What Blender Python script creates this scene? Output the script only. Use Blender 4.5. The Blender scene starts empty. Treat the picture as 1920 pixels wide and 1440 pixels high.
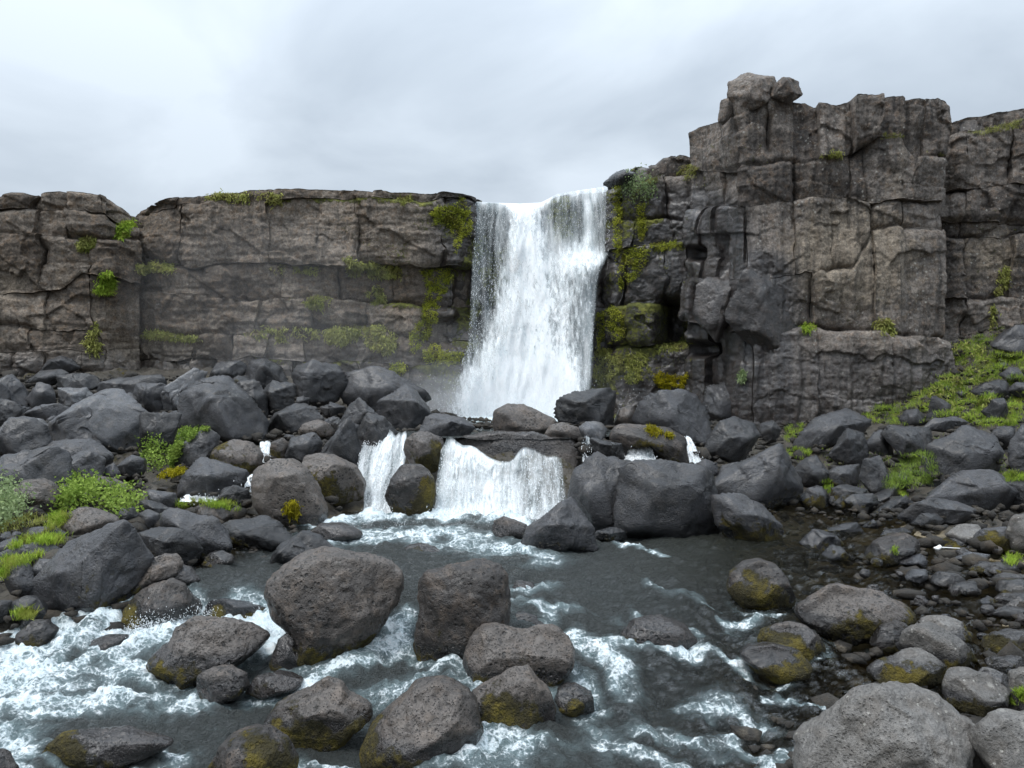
import bpy, bmesh, math, random
import numpy as np
from mathutils import Vector

S = bpy.context.scene
COL = S.collection
F = 1443.0                     # focal length of the photograph in its own pixels
R = math.radians

# ------------------------------------------------------------------ camera
cam_d = bpy.data.cameras.new('camera'); cam = bpy.data.objects.new('camera', cam_d); COL.objects.link(cam)
cam_d.sensor_width = 36; cam_d.lens = 36 * F / 1920; cam_d.clip_end = 3000; cam_d.clip_start = 0.1
cam.location = (0, 0, 0); cam.rotation_euler = (R(90), 0, 0)
S.camera = cam

# ------------------------------------------------------------------ sky
SUN_EL, SUN_AZ = 62, 235       # soft light through the overcast, from above and behind the viewer's left shoulder
W = bpy.data.worlds.new('World'); S.world = W; W.use_nodes = True
nt = W.node_tree; N = nt.nodes; L = nt.links
for n in list(N): N.remove(n)
def wn(t, **k):
    n = N.new(t)
    for a, b in k.items(): setattr(n, a, b)
    return n
out = wn('ShaderNodeOutputWorld')
sky = wn('ShaderNodeTexSky', sky_type='NISHITA'); sky.sun_disc = False
sky.sun_elevation = R(SUN_EL); sky.sun_rotation = R(SUN_AZ); sky.air_density = 1.0; sky.dust_density = 3.0
bg1 = wn('ShaderNodeBackground'); bg1.inputs[1].default_value = 0.10; L.new(sky.outputs[0], bg1.inputs[0])
tc = wn('ShaderNodeTexCoord'); sep = wn('ShaderNodeSeparateXYZ'); L.new(tc.outputs['Generated'], sep.inputs[0])
def wm(op, a, b=None, clamp=False):
    n = wn('ShaderNodeMath', operation=op, use_clamp=clamp)
    for i, v in enumerate((a, b)):
        if v is None: continue
        if isinstance(v, (int, float)): n.inputs[i].default_value = v
        else: L.new(v, n.inputs[i])
    return n.outputs[0]
zc = wm('MAXIMUM', sep.outputs[2], 0.0)
den = wm('ADD', zc, 0.30)
comb = wn('ShaderNodeCombineXYZ')
L.new(wm('DIVIDE', sep.outputs[0], den), comb.inputs[0]); L.new(wm('DIVIDE', sep.outputs[1], den), comb.inputs[1])
n1 = wn('ShaderNodeTexNoise'); n1.inputs['Scale'].default_value = 1.7; n1.inputs['Detail'].default_value = 6; n1.inputs['Roughness'].default_value = 0.5; n1.inputs['Distortion'].default_value = 0.35
mp = wn('ShaderNodeMapping'); mp.inputs['Location'].default_value = (3.1, 1.7, 0.4); L.new(comb.outputs[0], mp.inputs[0]); L.new(mp.outputs[0], n1.inputs['Vector'])
ramp = wn('ShaderNodeValToRGB')
e = ramp.color_ramp.elements
e[0].position = 0.36; e[0].color = (0.39, 0.45, 0.52, 1)
e[1].position = 0.64; e[1].color = (0.57, 0.64, 0.715, 1)
L.new(n1.outputs[0], ramp.inputs[0])
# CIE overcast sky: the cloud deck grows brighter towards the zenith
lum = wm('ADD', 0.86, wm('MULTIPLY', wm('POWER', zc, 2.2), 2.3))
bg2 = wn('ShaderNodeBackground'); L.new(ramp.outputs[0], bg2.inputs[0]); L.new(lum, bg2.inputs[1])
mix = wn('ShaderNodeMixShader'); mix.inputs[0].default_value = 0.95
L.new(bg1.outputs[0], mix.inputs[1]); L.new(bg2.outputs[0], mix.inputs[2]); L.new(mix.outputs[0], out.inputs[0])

# ------------------------------------------------------------------ sun (veiled)
sd = bpy.data.lights.new('sun', 'SUN'); sd.energy = 1.5; sd.angle = R(22); sd.color = (1.0, 0.97, 0.93)
sun = bpy.data.objects.new('sun', sd); COL.objects.link(sun)
# direction towards the sun: upper left, behind the camera
sv = Vector((-math.cos(R(SUN_EL)) * math.sin(R(55)), -math.cos(R(SUN_EL)) * math.cos(R(55)), math.sin(R(SUN_EL))))
sun.rotation_euler = sv.to_track_quat('Z', 'Y').to_euler()

S.view_settings.view_transform = 'Standard'; S.view_settings.look = 'None'
S.view_settings.exposure = 0.50; S.view_settings.gamma = 1.0; S.view_settings.use_curve_mapping = False
S.render.engine = 'CYCLES'
S.cycles.use_denoising = True
S.cycles.max_bounces = 8; S.cycles.diffuse_bounces = 3; S.cycles.glossy_bounces = 3
S.cycles.transparent_max_bounces = 24; S.cycles.transmission_bounces = 4; S.cycles.volume_bounces = 1
S.cycles.use_adaptive_sampling = True; S.cycles.adaptive_threshold = 0.02
S.cycles.caustics_reflective = False; S.cycles.caustics_refractive = False

# ------------------------------------------------------------------ numeric helpers
_tab = np.random.default_rng(7).random((64, 64, 64)).astype(np.float32)
def vnoise(p):
    i = np.floor(p).astype(np.int64); f = (p - i).astype(np.float32)
    f = f * f * f * (f * (f * 6 - 15) + 10)
    i0 = i & 63; i1 = (i + 1) & 63
    x0, y0, z0 = i0[:, 0], i0[:, 1], i0[:, 2]; x1, y1, z1 = i1[:, 0], i1[:, 1], i1[:, 2]
    fx, fy, fz = f[:, 0], f[:, 1], f[:, 2]
    a = _tab[x0, y0, z0] * (1 - fx) + _tab[x1, y0, z0] * fx
    b = _tab[x0, y1, z0] * (1 - fx) + _tab[x1, y1, z0] * fx
    c = _tab[x0, y0, z1] * (1 - fx) + _tab[x1, y0, z1] * fx
    d = _tab[x0, y1, z1] * (1 - fx) + _tab[x1, y1, z1] * fx
    a = a * (1 - fy) + b * fy; c = c * (1 - fy) + d * fy
    return (a * (1 - fz) + c * fz) * 2 - 1
_rot = np.array([[0.00, 0.80, 0.60], [-0.80, 0.36, -0.48], [-0.60, -0.48, 0.64]])
def fbm(p, scale=1.0, octv=4, gain=0.5, seed=0.0):
    q = np.asarray(p, dtype=np.float64) * scale + np.array([seed * 13.7, seed * 7.3, seed * 3.1])
    r = np.zeros(len(q), np.float32); a = 1.0; tot = 0
    for _ in range(octv):
        r += a * vnoise(q); tot += a
        q = q @ _rot * 2.03 + 5.2; a *= gain
    return r / tot * 1.6
def hash2(i, j, k):
    h = (i * 374761393 + j * 668265263 + k * 2147483647) & 0xffffffff
    h = ((h ^ (h >> 13)) * 1274126177) & 0xffffffff
    return ((h ^ (h >> 16)) & 0xffff) / 65535.0
def facet2(u, v, size, seed, tilt=0.35, step=0.5):
    """broken rock: plane facets in Voronoi cells, each tilted and set in or out; returns height and edge distance"""
    su, sv_ = u / size, v / size
    iu, iv = np.floor(su).astype(np.int64), np.floor(sv_).astype(np.int64)
    b1 = np.full(len(u), 9.0); b2 = np.full(len(u), 9.0); h = np.zeros(len(u))
    for du in (-1, 0, 1):
        for dv in (-1, 0, 1):
            cu, cv = iu + du, iv + dv
            px = cu + hash2(cu, cv, seed); py = cv + hash2(cu, cv, seed + 11)
            dx, dy = su - px, sv_ - py; d = np.hypot(dx, dy)
            hh = (hash2(cu, cv, seed + 23) - .5) * 2 * step + (hash2(cu, cv, seed + 31) - .5) * 2 * tilt * dx + (hash2(cu, cv, seed + 47) - .5) * 2 * tilt * dy
            m = d < b1
            b2 = np.where(m, b1, np.minimum(b2, d)); b1 = np.where(m, d, b1); h = np.where(m, hh, h)
    return h * size, (b2 - b1) * size
def sstep(a, b, x):
    t = np.clip((x - a) / (b - a), 0, 1); return t * t * (3 - 2 * t)
def P(px, py, Y): return np.array([(px - 960) / F * Y, Y, (720 - py) / F * Y])
def pl(pts): 
    a = np.array(pts, float); return lambda x: np.interp(x, a[:, 0], a[:, 1])

# ------------------------------------------------------------------ object helpers
def link(o, parent=None):
    COL.objects.link(o)
    if parent: o.parent = parent
    return o
def tag(o, label=None, cat=None, group=None, kind=None):
    if label: o['label'] = label
    if cat: o['category'] = cat
    if group: o['group'] = group
    if kind: o['kind'] = kind
    return o
def setattrs(me, attrs):
    for k, v in attrs.items():
        a = me.attributes.new(k, 'FLOAT', 'POINT'); a.data.foreach_set('value', np.ascontiguousarray(v, dtype=np.float32))
def mesh_np(name, V, faces, mat, attrs={}, smooth=True):
    """faces: array (n,3) or (n,4)"""
    me = bpy.data.meshes.new(name)
    V = np.asarray(V, np.float32); faces = np.asarray(faces, np.int32); n, k = faces.shape
    me.vertices.add(len(V)); me.vertices.foreach_set('co', V.ravel())
    me.loops.add(n * k); me.loops.foreach_set('vertex_index', faces.ravel())
    me.polygons.add(n); me.polygons.foreach_set('loop_start', np.arange(0, n * k, k, dtype=np.int32))
    me.polygons.foreach_set('use_smooth', np.full(n, smooth))
    me.update(calc_edges=True)
    setattrs(me, attrs)
    me.materials.append(mat)
    return me
def obj(name, me, parent=None, loc=None):
    o = bpy.data.objects.new(name, me)
    if loc is not None: o.location = loc
    return link(o, parent)
def empty(name, loc):
    o = bpy.data.objects.new(name, None); o.location = loc; o.empty_display_size = 0.3
    return link(o)
def gridfaces(nr, nc):
    i = np.arange(nr - 1)[:, None] * nc + np.arange(nc - 1)[None, :]
    i = i.ravel(); return np.stack([i, i + 1, i + nc + 1, i + nc], 1)

# ------------------------------------------------------------------ materials
class NB:
    def __init__(s, name):
        s.m = bpy.data.materials.new(name); s.m.use_nodes = True; s.t = s.m.node_tree
        for n in list(s.t.nodes): s.t.nodes.remove(n)
        s.out = s.n('ShaderNodeOutputMaterial')
    def n(s, t, **k):
        x = s.t.nodes.new(t)
        for a, b in k.items(): setattr(x, a, b)
        return x
    def put(s, sock, v):
        if hasattr(v, 'is_output'): s.t.links.new(v, sock)
        elif isinstance(v, (tuple, list)) and len(v) == 3 and sock.type == 'RGBA': sock.default_value = (*v, 1)
        else: sock.default_value = v
    def math(s, op, a, b=0.0, c=None, clamp=False):
        x = s.n('ShaderNodeMath', operation=op, use_clamp=clamp); s.put(x.inputs[0], a); s.put(x.inputs[1], b)
        if c is not None: s.put(x.inputs[2], c)
        return x.outputs[0]
    def mix(s, f, a, b, mode='MIX'):
        x = s.n('ShaderNodeMix', data_type='RGBA', blend_type=mode); s.put(x.inputs[0], f); s.put(x.inputs[6], a); s.put(x.inputs[7], b); return x.outputs[2]
    def step(s, v, a, b, lo=0.0, hi=1.0):
        x = s.n('ShaderNodeMapRange', interpolation_type='SMOOTHSTEP'); s.put(x.inputs[0], v)
        for i, q in zip((1, 2, 3, 4), (a, b, lo, hi)): s.put(x.inputs[i], q)
        return x.outputs[0]
    def pos(s, scale=(1, 1, 1), rot=(0, 0, 0)):
        g = s.n('ShaderNodeNewGeometry'); m = s.n('ShaderNodeMapping'); s.t.links.new(g.outputs['Position'], m.inputs[0])
        m.inputs['Scale'].default_value = scale; m.inputs['Rotation'].default_value = rot
        return m.outputs[0]
    def noise(s, vec, scale, detail=4, rough=0.55, dist=0.0):
        x = s.n('ShaderNodeTexNoise'); s.put(x.inputs['Vector'], vec); s.put(x.inputs['Scale'], scale)
        x.inputs['Detail'].default_value = detail; x.inputs['Roughness'].default_value = rough; x.inputs['Distortion'].default_value = dist
        return x.outputs[0]
    def voro(s, vec, scale, feature='F1', rand=1.0):
        x = s.n('ShaderNodeTexVoronoi', feature=feature); s.put(x.inputs['Vector'], vec); s.put(x.inputs['Scale'], scale); x.inputs['Randomness'].default_value = rand
        return x
    def attr(s, name): return s.n('ShaderNodeAttribute', attribute_name=name).outputs['Fac']
    def bump(s, h, strength, dist, normal=None):
        x = s.n('ShaderNodeBump'); s.put(x.inputs['Height'], h); x.inputs['Strength'].default_value = strength; x.inputs['Distance'].default_value = dist
        if normal is not None: s.put(x.inputs['Normal'], normal)
        return x.outputs[0]
    def bsdf(s, **k):
        x = s.n('ShaderNodeBsdfPrincipled')
        for a, b in k.items(): s.put(x.inputs[a], b)
        return x.outputs[0]
    def done(s, sh): s.t.links.new(sh, s.out.inputs[0]); return s.m

def rock_material(name, dark, light, pits=0.5, pitscale=16, lichen=0.0, streak=0.0, tan=None, detail=1.0, brown=(0.085, 0.06, 0.042), base_rough=0.84, grain=0.26, brownf=0.45, sheen=0.0, mossc=((0.024, 0.020, 0.007), (0.145, 0.112, 0.011))):
    b = NB(name); p = b.pos()
    big = b.noise(p, 0.55, 5, 0.6, 0.4); mid = b.noise(p, 3.2, 6, 0.62, 0.2); fine = b.noise(p, 22 * detail, 5, 0.7)
    oi = b.n('ShaderNodeObjectInfo').outputs['Random']
    c = b.mix(b.step(b.math('ADD', big, b.math('MULTIPLY', b.math('SUBTRACT', oi, 0.5), 0.42)), 0.34, 0.66), dark, light)
    c = b.mix(b.math('MULTIPLY', b.step(mid, 0.46, 0.66), brownf), c, brown)
    if tan is not None:
        t = b.step(b.math('ADD', b.attr('tan'), b.math('MULTIPLY', b.math('SUBTRACT', mid, 0.5), 0.9)), 0.25, 0.75)
        c = b.mix(b.math('MULTIPLY', t, 0.8), c, tan)
    if streak:
        ps = b.pos((1, 1, 0.07)); st = b.noise(ps, 2.6, 4, 0.6)
        ps2 = b.pos((1, 1, 0.12)); st2 = b.noise(ps2, 1.1, 3, 0.6)
        c = b.mix(b.math('MULTIPLY', b.step(st, 0.5, 0.68), streak), c, b.mix(0.62, c, (0.012, 0.011, 0.011)))
        c = b.mix(b.math('MULTIPLY', b.step(st2, 0.56, 0.7), streak * .6), c, b.mix(0.5, c, (0.26, 0.21, 0.15)))
    c = b.mix(1.0, c, b.mix(b.step(fine, 0.28, 0.72), (1 - grain, 1 - grain, 1 - grain), (1 + grain * .9, 1 + grain * .9, 1 + grain * .9)), 'MULTIPLY')
    c = b.mix(1.0, c, b.mix(b.step(b.noise(p, 7.0 * detail, 6, 0.7), 0.3, 0.7), (1 - grain * .66, 1 - grain * .7, 1 - grain * .73), (1 + .5 * grain, 1 + .5 * grain, 1 + .53 * grain)), 'MULTIPLY')
    v = b.voro(p, pitscale); vd = v.outputs['Distance']
    pm = b.step(b.noise(p, 1.3, 3, 0.6), 0.42, 0.6)
    pit = b.math('MULTIPLY', b.step(vd, 0.36, 0.20), b.math('MULTIPLY', pm, pits))
    v2 = b.voro(p, pitscale * 2.6); pit2 = b.math('MULTIPLY', b.step(v2.outputs['Distance'], 0.34, 0.18), pits * 0.7)
    pit = b.math('MAXIMUM', pit, pit2)
    c = b.mix(b.math('MULTIPLY', pit, 0.88), c, (0.012, 0.011, 0.010))
    if lichen:
        lv = b.voro(p, 3.4).outputs['Distance']; lw = b.noise(p, 14, 3, 0.6)
        lz = b.step(b.noise(p, 0.5, 3, 0.6), 0.42, 0.62)
        lm = b.math('MULTIPLY', b.step(b.math('ADD', lv, b.math('MULTIPLY', lw, 0.35)), 0.40, 0.30), lz)
        lv2 = b.voro(p, 11).outputs['Distance']
        lm2 = b.math('MULTIPLY', b.step(b.math('ADD', lv2, b.math('MULTIPLY', lw, 0.25)), 0.33, 0.26), b.step(mid, 0.44, 0.6))
        lm = b.math('MAXIMUM', lm, lm2)
        c = b.mix(b.math('MULTIPLY', lm, lichen), c, (0.36, 0.345, 0.31))
    # moss film (olive to yellow), wetness
    mn = b.noise(p, 5.0, 6, 0.7); mo = b.step(b.math('ADD', b.attr('moss'), b.math('MULTIPLY', b.math('SUBTRACT', mn, 0.5), 1.3)), 0.42, 0.6)
    mc = b.mix(b.step(b.math('ADD', b.math('MULTIPLY', b.noise(p, 2.2, 3), .6), b.math('MULTIPLY', b.noise(p, 13, 4, .7), .4)), 0.44, 0.62), *mossc)
    mc = b.mix(b.math('MULTIPLY', fine, 0.6), mc, tuple(q * .45 for q in mossc[1]))
    wet = b.math('MULTIPLY', b.step(b.math('ADD', b.attr('wet'), b.math('MULTIPLY', b.math('SUBTRACT', mid, 0.5), 0.6)), 0.3, 0.7), 1.0)
    c = b.mix(wet, c, b.mix(1.0, c, (0.31, 0.31, 0.335), 'MULTIPLY'))
    c = b.mix(mo, c, mc)
    rough = b.math('SUBTRACT', base_rough, b.math('MULTIPLY', wet, b.math('ADD', 0.34, b.math('MULTIPLY', mid, 0.22))))
    rough = b.math('MAXIMUM', rough, b.math('MULTIPLY', mo, 0.9))
    h = b.math('ADD', b.math('MULTIPLY', mid, 0.9), b.math('MULTIPLY', fine, 0.35))
    h = b.math('SUBTRACT', h, b.math('MULTIPLY', pit, 0.5))
    h = b.math('ADD', h, b.math('MULTIPLY', mo, b.math('ADD', 0.25, b.math('MULTIPLY', b.noise(p, 30, 3), 0.9))))
    nrm = b.bump(h, 0.9, 0.10)
    return b.done(b.bsdf(**{'Base Color': c, 'Roughness': rough, 'Normal': nrm, 'Specular IOR Level': 0.5, 'Coat Weight': b.math('MULTIPLY', b.math('MAXIMUM', b.math('MULTIPLY', wet, .55), sheen), b.math('SUBTRACT', 1.0, mo, clamp=True)), 'Coat Roughness': 0.27, 'Coat IOR': 1.42, 'Coat Normal': b.bump(h, 0.35, 0.05)}))

M_round = rock_material('vesicular_basalt', (0.030, 0.0245, 0.021), (0.108, 0.092, 0.080), pits=1.0, pitscale=10, lichen=0.12, brown=(0.15, 0.11, 0.08), base_rough=0.62, sheen=0.35)
M_ang = rock_material('broken_basalt', (0.013, 0.013, 0.0145), (0.050, 0.050, 0.054), pits=0.35, pitscale=14, lichen=0.14, brown=(0.062, 0.055, 0.049), base_rough=0.55, sheen=0.42)
M_pale = rock_material('pale_basalt', (0.085, 0.087, 0.093), (0.16, 0.163, 0.17), pits=0.4, pitscale=18, lichen=0.2, brown=(0.14, 0.125, 0.11), base_rough=0.5, sheen=0.6)
M_big = rock_material('grey_lichened_basalt', (0.10, 0.094, 0.086), (0.18, 0.171, 0.158), pits=0.5, pitscale=24, lichen=0.95, brown=(0.15, 0.125, 0.10), base_rough=0.6, sheen=0.3)
M_cliffL = rock_material('weathered_cliff_basalt', (0.098, 0.078, 0.060), (0.205, 0.172, 0.138), pits=0.2, pitscale=9, lichen=0.30, streak=0.75, tan=(0.20, 0.165, 0.125), detail=0.45, grain=0.5, brownf=.7, brown=(0.175, 0.118, 0.072), mossc=((0.075, 0.085, 0.022), (0.27, 0.27, 0.055)))
M_cliffR = rock_material('tower_cliff_basalt', (0.088, 0.076, 0.067), (0.180, 0.158, 0.138), pits=0.2, pitscale=9, lichen=0.8, streak=0.85, tan=(0.235, 0.195, 0.145), detail=0.45, grain=0.5, brownf=.65, brown=(0.150, 0.104, 0.070), mossc=((0.075, 0.085, 0.022), (0.27, 0.27, 0.055)))
M_bed = rock_material('river_bed_stone', (0.026, 0.023, 0.019), (0.082, 0.072, 0.056), pits=0.2, pitscale=9, tan=(0.25, 0.205, 0.13), brown=(0.07, 0.05, 0.03))

def leaf_material(name, c1, c2, c3, trans=0.3):
    b = NB(name); p = b.pos(); 
    r = b.n('ShaderNodeAttribute', attribute_name='tint').outputs['Fac']
    c = b.mix(r, c1, c2); c = b.mix(b.math('MULTIPLY', b.step(b.noise(p, 1.6, 3), 0.5, 0.68), 0.7), c, c3)
    d = b.bsdf(**{'Base Color': c, 'Roughness': 0.75, 'Specular IOR Level': 0.15})
    t = b.n('ShaderNodeBsdfTranslucent'); b.put(t.inputs[0], c)
    m = b.n('ShaderNodeMixShader'); m.inputs[0].default_value = trans
    b.t.links.new(d, m.inputs[1]); b.t.links.new(t.outputs[0], m.inputs[2])
    return b.done(m.outputs[0])
M_moss = leaf_material('cliff_moss', (0.24, 0.28, 0.035), (0.56, 0.57, 0.085), (0.22, 0.19, 0.05))
M_dull = leaf_material('dry_moss_and_grass', (0.20, 0.23, 0.055), (0.48, 0.48, 0.15), (0.23, 0.20, 0.08))
M_grass = leaf_material('fresh_grass', (0.17, 0.27, 0.028), (0.44, 0.58, 0.08), (0.36, 0.34, 0.09))
M_shrub = leaf_material('shrub_leaf', (0.13, 0.22, 0.035), (0.36, 0.48, 0.10), (0.27, 0.35, 0.07))
M_willow = leaf_material('willow_leaf', (0.18, 0.26, 0.10), (0.40, 0.48, 0.26), (0.22, 0.28, 0.10))
M_gold = leaf_material('golden_moss', (0.26, 0.23, 0.012), (0.46, 0.40, 0.02), (0.20, 0.17, 0.015))

def water_material():
    b = NB('river_water')
    p = b.pos((1, 0.55, 1)); p2 = b.pos()
    foam = b.attr('foam'); shallow = b.attr('shallow')
    na = b.noise(b.pos((0.62, 1.25, 1), (0, 0, 0.18)), 3.2, 7, 0.70, 0.5); nb = b.noise(p, 9.0, 6, 0.72, 0.9); nc = b.noise(p2, 24.0, 4, 0.7)
    st_ = b.noise(b.pos((0.45, 1.6, 1), (0, 0, 0.3)), 5.0, 6, 0.7, 0.6)
    wp = b.n('ShaderNodeVectorMath', operation='ADD'); wn_ = b.n('ShaderNodeTexNoise'); wn_.inputs['Scale'].default_value = 2.2; wn_.inputs['Detail'].default_value = 4; b.put(wn_.inputs['Vector'], p2)
    wsc = b.n('ShaderNodeVectorMath', operation='SCALE'); b.put(wsc.inputs[0], wn_.outputs['Color']); wsc.inputs['Scale'].default_value = 0.7
    b.put(wp.inputs[0], b.pos((1, .75, 1))); b.put(wp.inputs[1], wsc.outputs[0])
    v1 = b.voro(wp.outputs[0], 3.6, 'DISTANCE_TO_EDGE').outputs['Distance']; v2 = b.voro(wp.outputs[0], 9.5, 'DISTANCE_TO_EDGE').outputs['Distance']
    net = b.math('MAXIMUM', b.step(v1, 0.16, 0.0), b.math('MULTIPLY', b.step(v2, 0.17, 0.0), 0.75))
    lace = b.math('ADD', b.math('MULTIPLY', na, 0.45), b.math('ADD', b.math('MULTIPLY', st_, 0.30), b.math('MULTIPLY', nc, 0.40)))
    fs = b.math('ADD', b.math('MULTIPLY', foam, 0.85), b.math('MULTIPLY', b.math('SUBTRACT', lace, 0.63), 2.9))
    fs = b.math('ADD', fs, b.math('MULTIPLY', b.math('MULTIPLY', net, b.step(foam, 0.08, 0.6)), 0.42))
    f = b.math('MULTIPLY', b.step(fs, 0.46, 1.0), b.step(nc, 0.15, 0.5, 0.72, 1.0))
    aqua = b.step(b.math('ADD', foam, b.math('MULTIPLY', b.math('SUBTRACT', na, 0.5), 0.6)), 0.14, 0.74)
    deep = b.mix(aqua, b.mix(b.attr('calm'), (0.112, 0.122, 0.119), (0.060, 0.062, 0.046)), (0.37, 0.48, 0.50))
    wav = b.math('ADD', b.math('MULTIPLY', nb, 0.8), b.math('ADD', b.math('MULTIPLY', na, 0.7), b.math('ADD', b.math('MULTIPLY', nc, 0.22), b.math('MULTIPLY', st_, 0.7))))
    nr = b.bump(wav, 1.0, 0.50)
    w = b.bsdf(**{'Base Color': deep, 'Roughness': 0.06, 'IOR': 1.33, 'Normal': nr, 'Specular IOR Level': 0.5})
    tr = b.n('ShaderNodeBsdfTransparent'); b.put(tr.inputs[0], (0.80, 0.76, 0.62))
    gl = b.n('ShaderNodeBsdfGlossy'); gl.inputs['Roughness'].default_value = 0.06; b.put(gl.inputs['Normal'], nr)
    fr = b.n('ShaderNodeFresnel'); fr.inputs[0].default_value = 1.33; b.put(fr.inputs['Normal'], nr)
    cl = b.n('ShaderNodeMixShader'); b.t.links.new(fr.outputs[0], cl.inputs[0]); b.t.links.new(tr.outputs[0], cl.inputs[1]); b.t.links.new(gl.outputs[0], cl.inputs[2])
    m1 = b.n('ShaderNodeMixShader'); b.put(m1.inputs[0], b.math('MULTIPLY', shallow, b.math('SUBTRACT', 1.0, aqua, clamp=True))); b.t.links.new(w, m1.inputs[1]); b.t.links.new(cl.outputs[0], m1.inputs[2])
    fo = b.bsdf(**{'Base Color': b.mix(b.step(lace, 0.4, 0.75), (0.62, 0.76, 0.80), (0.90, 0.93, 0.94)), 'Roughness': 0.6, 'Normal': b.bump(lace, 0.9, 0.15)})
    m2 = b.n('ShaderNodeMixShader'); b.put(m2.inputs[0], f); b.t.links.new(m1.outputs[0], m2.inputs[1]); b.t.links.new(fo, m2.inputs[2])
    return b.done(m2.outputs[0])
M_water = water_material()

def fall_material(name, scale, stretch, seed, veil=False):
    """broken falling water: white aerated threads with gaps, denser where the attribute 'dens' is high"""
    b = NB(name)
    uv = b.n('ShaderNodeAttribute', attribute_name='fu').outputs['Fac']; vv = b.n('ShaderNodeAttribute', attribute_name='fv').outputs['Fac']
    cx = b.n('ShaderNodeCombineXYZ'); b.put(cx.inputs[0], uv); b.put(cx.inputs[1], b.math('MULTIPLY', vv, stretch)); cx.inputs[2].default_value = seed
    v = cx.outputs[0]
    n1 = b.noise(v, scale, 5, 0.75, 0.6); n2 = b.noise(v, scale * 0.22, 3, 0.6, 0.5)
    vor = b.voro(v, scale * 1.3).outputs['Distance']
    lace = b.math('ADD', b.math('MULTIPLY', n1, 0.75), b.math('ADD', b.math('MULTIPLY', n2, 0.35), b.math('MULTIPLY', vor, -0.18)))
    if veil:
        a = b.math('MULTIPLY', b.step(b.math('ADD', b.math('MULTIPLY', b.math('SUBTRACT', b.math('ADD', b.math('MULTIPLY', n1, .45), b.math('MULTIPLY', n2, .55)), 0.5), 1.5), b.attr('dens')), 0.12, 0.95), 0.93)
    else:
        a = b.step(b.math('ADD', lace, b.attr('dens')), 0.88, 1.16)
    lum = b.step(b.math('ADD', n1, b.math('MULTIPLY', b.attr('dens'), 0.45)), 0.4, 0.95)
    col = b.mix(lum, (0.62, 0.75, 0.79), (0.96, 0.975, 0.98))
    # a cloud of drops catches light from above as well as from the front
    va = b.n('ShaderNodeVectorMath', operation='ADD'); b.put(va.inputs[0], b.bump(lace, 0.6, 0.3)); va.inputs[1].default_value = (0, -0.25, 0.9)
    vn = b.n('ShaderNodeVectorMath', operation='NORMALIZE'); b.put(vn.inputs[0], va.outputs[0])
    d = b.n('ShaderNodeBsdfDiffuse'); b.put(d.inputs[0], col); b.put(d.inputs['Normal'], vn.outputs[0])
    t = b.n('ShaderNodeBsdfTranslucent'); b.put(t.inputs[0], col)
    m = b.n('ShaderNodeMixShader'); m.inputs[0].default_value = 0.12; b.t.links.new(d.outputs[0], m.inputs[1]); b.t.links.new(t.outputs[0], m.inputs[2])
    tr = b.n('ShaderNodeBsdfTransparent')
    m2 = b.n('ShaderNodeMixShader'); b.put(m2.inputs[0], a); b.t.links.new(tr.outputs[0], m2.inputs[1]); b.t.links.new(m.outputs[0], m2.inputs[2])
    return b.done(m2.outputs[0])
M_fall = [fall_material('falling_water_%s' % n, sc, st, sd_, vl) for n, sc, st, sd_, vl in (('back', 3.4, 0.13, 1.3, True), ('middle', 3.8, 0.24, 5.1, False), ('front', 5.0, 0.34, 9.7, False))]
M_casc = fall_material('cascade_water', 7.0, 0.30, 3.3)
M_cveil = fall_material('cascade_veil', 6.0, 0.16, 6.3, True)
b = NB('water_drops'); M_drop = b.done(b.bsdf(**{'Base Color': (0.93, 0.95, 0.96), 'Roughness': 0.5}))
b = NB('mist'); v = b.n('ShaderNodeVolumePrincipled'); v.inputs['Color'].default_value = (0.95, 0.97, 1, 1); v.inputs['Density'].default_value = 0.07
b.t.links.new(v.outputs[0], b.out.inputs['Volume']); M_mist = b.m
b = NB('thin_mist'); v = b.n('ShaderNodeVolumePrincipled'); v.inputs['Color'].default_value = (0.95, 0.97, 1, 1); v.inputs['Density'].default_value = 0.012
b.t.links.new(v.outputs[0], b.out.inputs['Volume']); M_thin = b.m
b = NB('white_litter'); M_white = b.done(b.bsdf(**{'Base Color': (0.82, 0.82, 0.80), 'Roughness': 0.5}))
b = NB('twig'); M_twig = b.done(b.bsdf(**{'Base Color': (0.10, 0.075, 0.05), 'Roughness': 0.8}))

# ------------------------------------------------------------------ terrain and water heights
GC = []   # (px, py, Y)
for s in '''-150,705,41 0,700,42 150,690,42.5 300,690,43 450,690,44 600,695,45 700,715,45.5 780,750,45.5 950,800,46 1120,790,46
-150,800,29 0,800,30 200,825,28 400,830,29 550,835,29 650,830,29 -150,930,20.5 0,930,21 150,920,22 300,935,22.5 450,960,22.2 560,980,21.6
-150,1040,15.5 0,1040,16.5 100,1050,16 250,1075,15.9 370,1040,17.6 -150,1190,12.6 0,1195,13.6 70,1200,13.6 150,1150,14.8
800,835,25.5 950,840,26 1060,835,26 1180,850,26 1300,860,27 1400,880,27.5 1200,800,33 1000,800,33 850,805,33 700,800,33 1350,800,36
1320,790,40 1450,795,38.5 1550,785,38 1700,740,38 1800,640,39 1920,610,39 2100,600,39 1900,720,33 2100,720,33 1850,800,29 2100,800,29 1700,810,32 1850,880,25 2000,890,23.5
1700,900,26 1550,905,27 1650,950,24.8 1500,948,25.2 1850,975,20.5 2050,990,20 1920,1025,17.6 1800,1030,18.4 2100,1210,12 2100,1400,9 1720,1440,8.7 1950,1560,7
1780,965,21.5 1740,1000,20'''.split(): GC.append([float(q) for q in s.split(',')])
GP = [P(*g) for g in GC]
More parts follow.
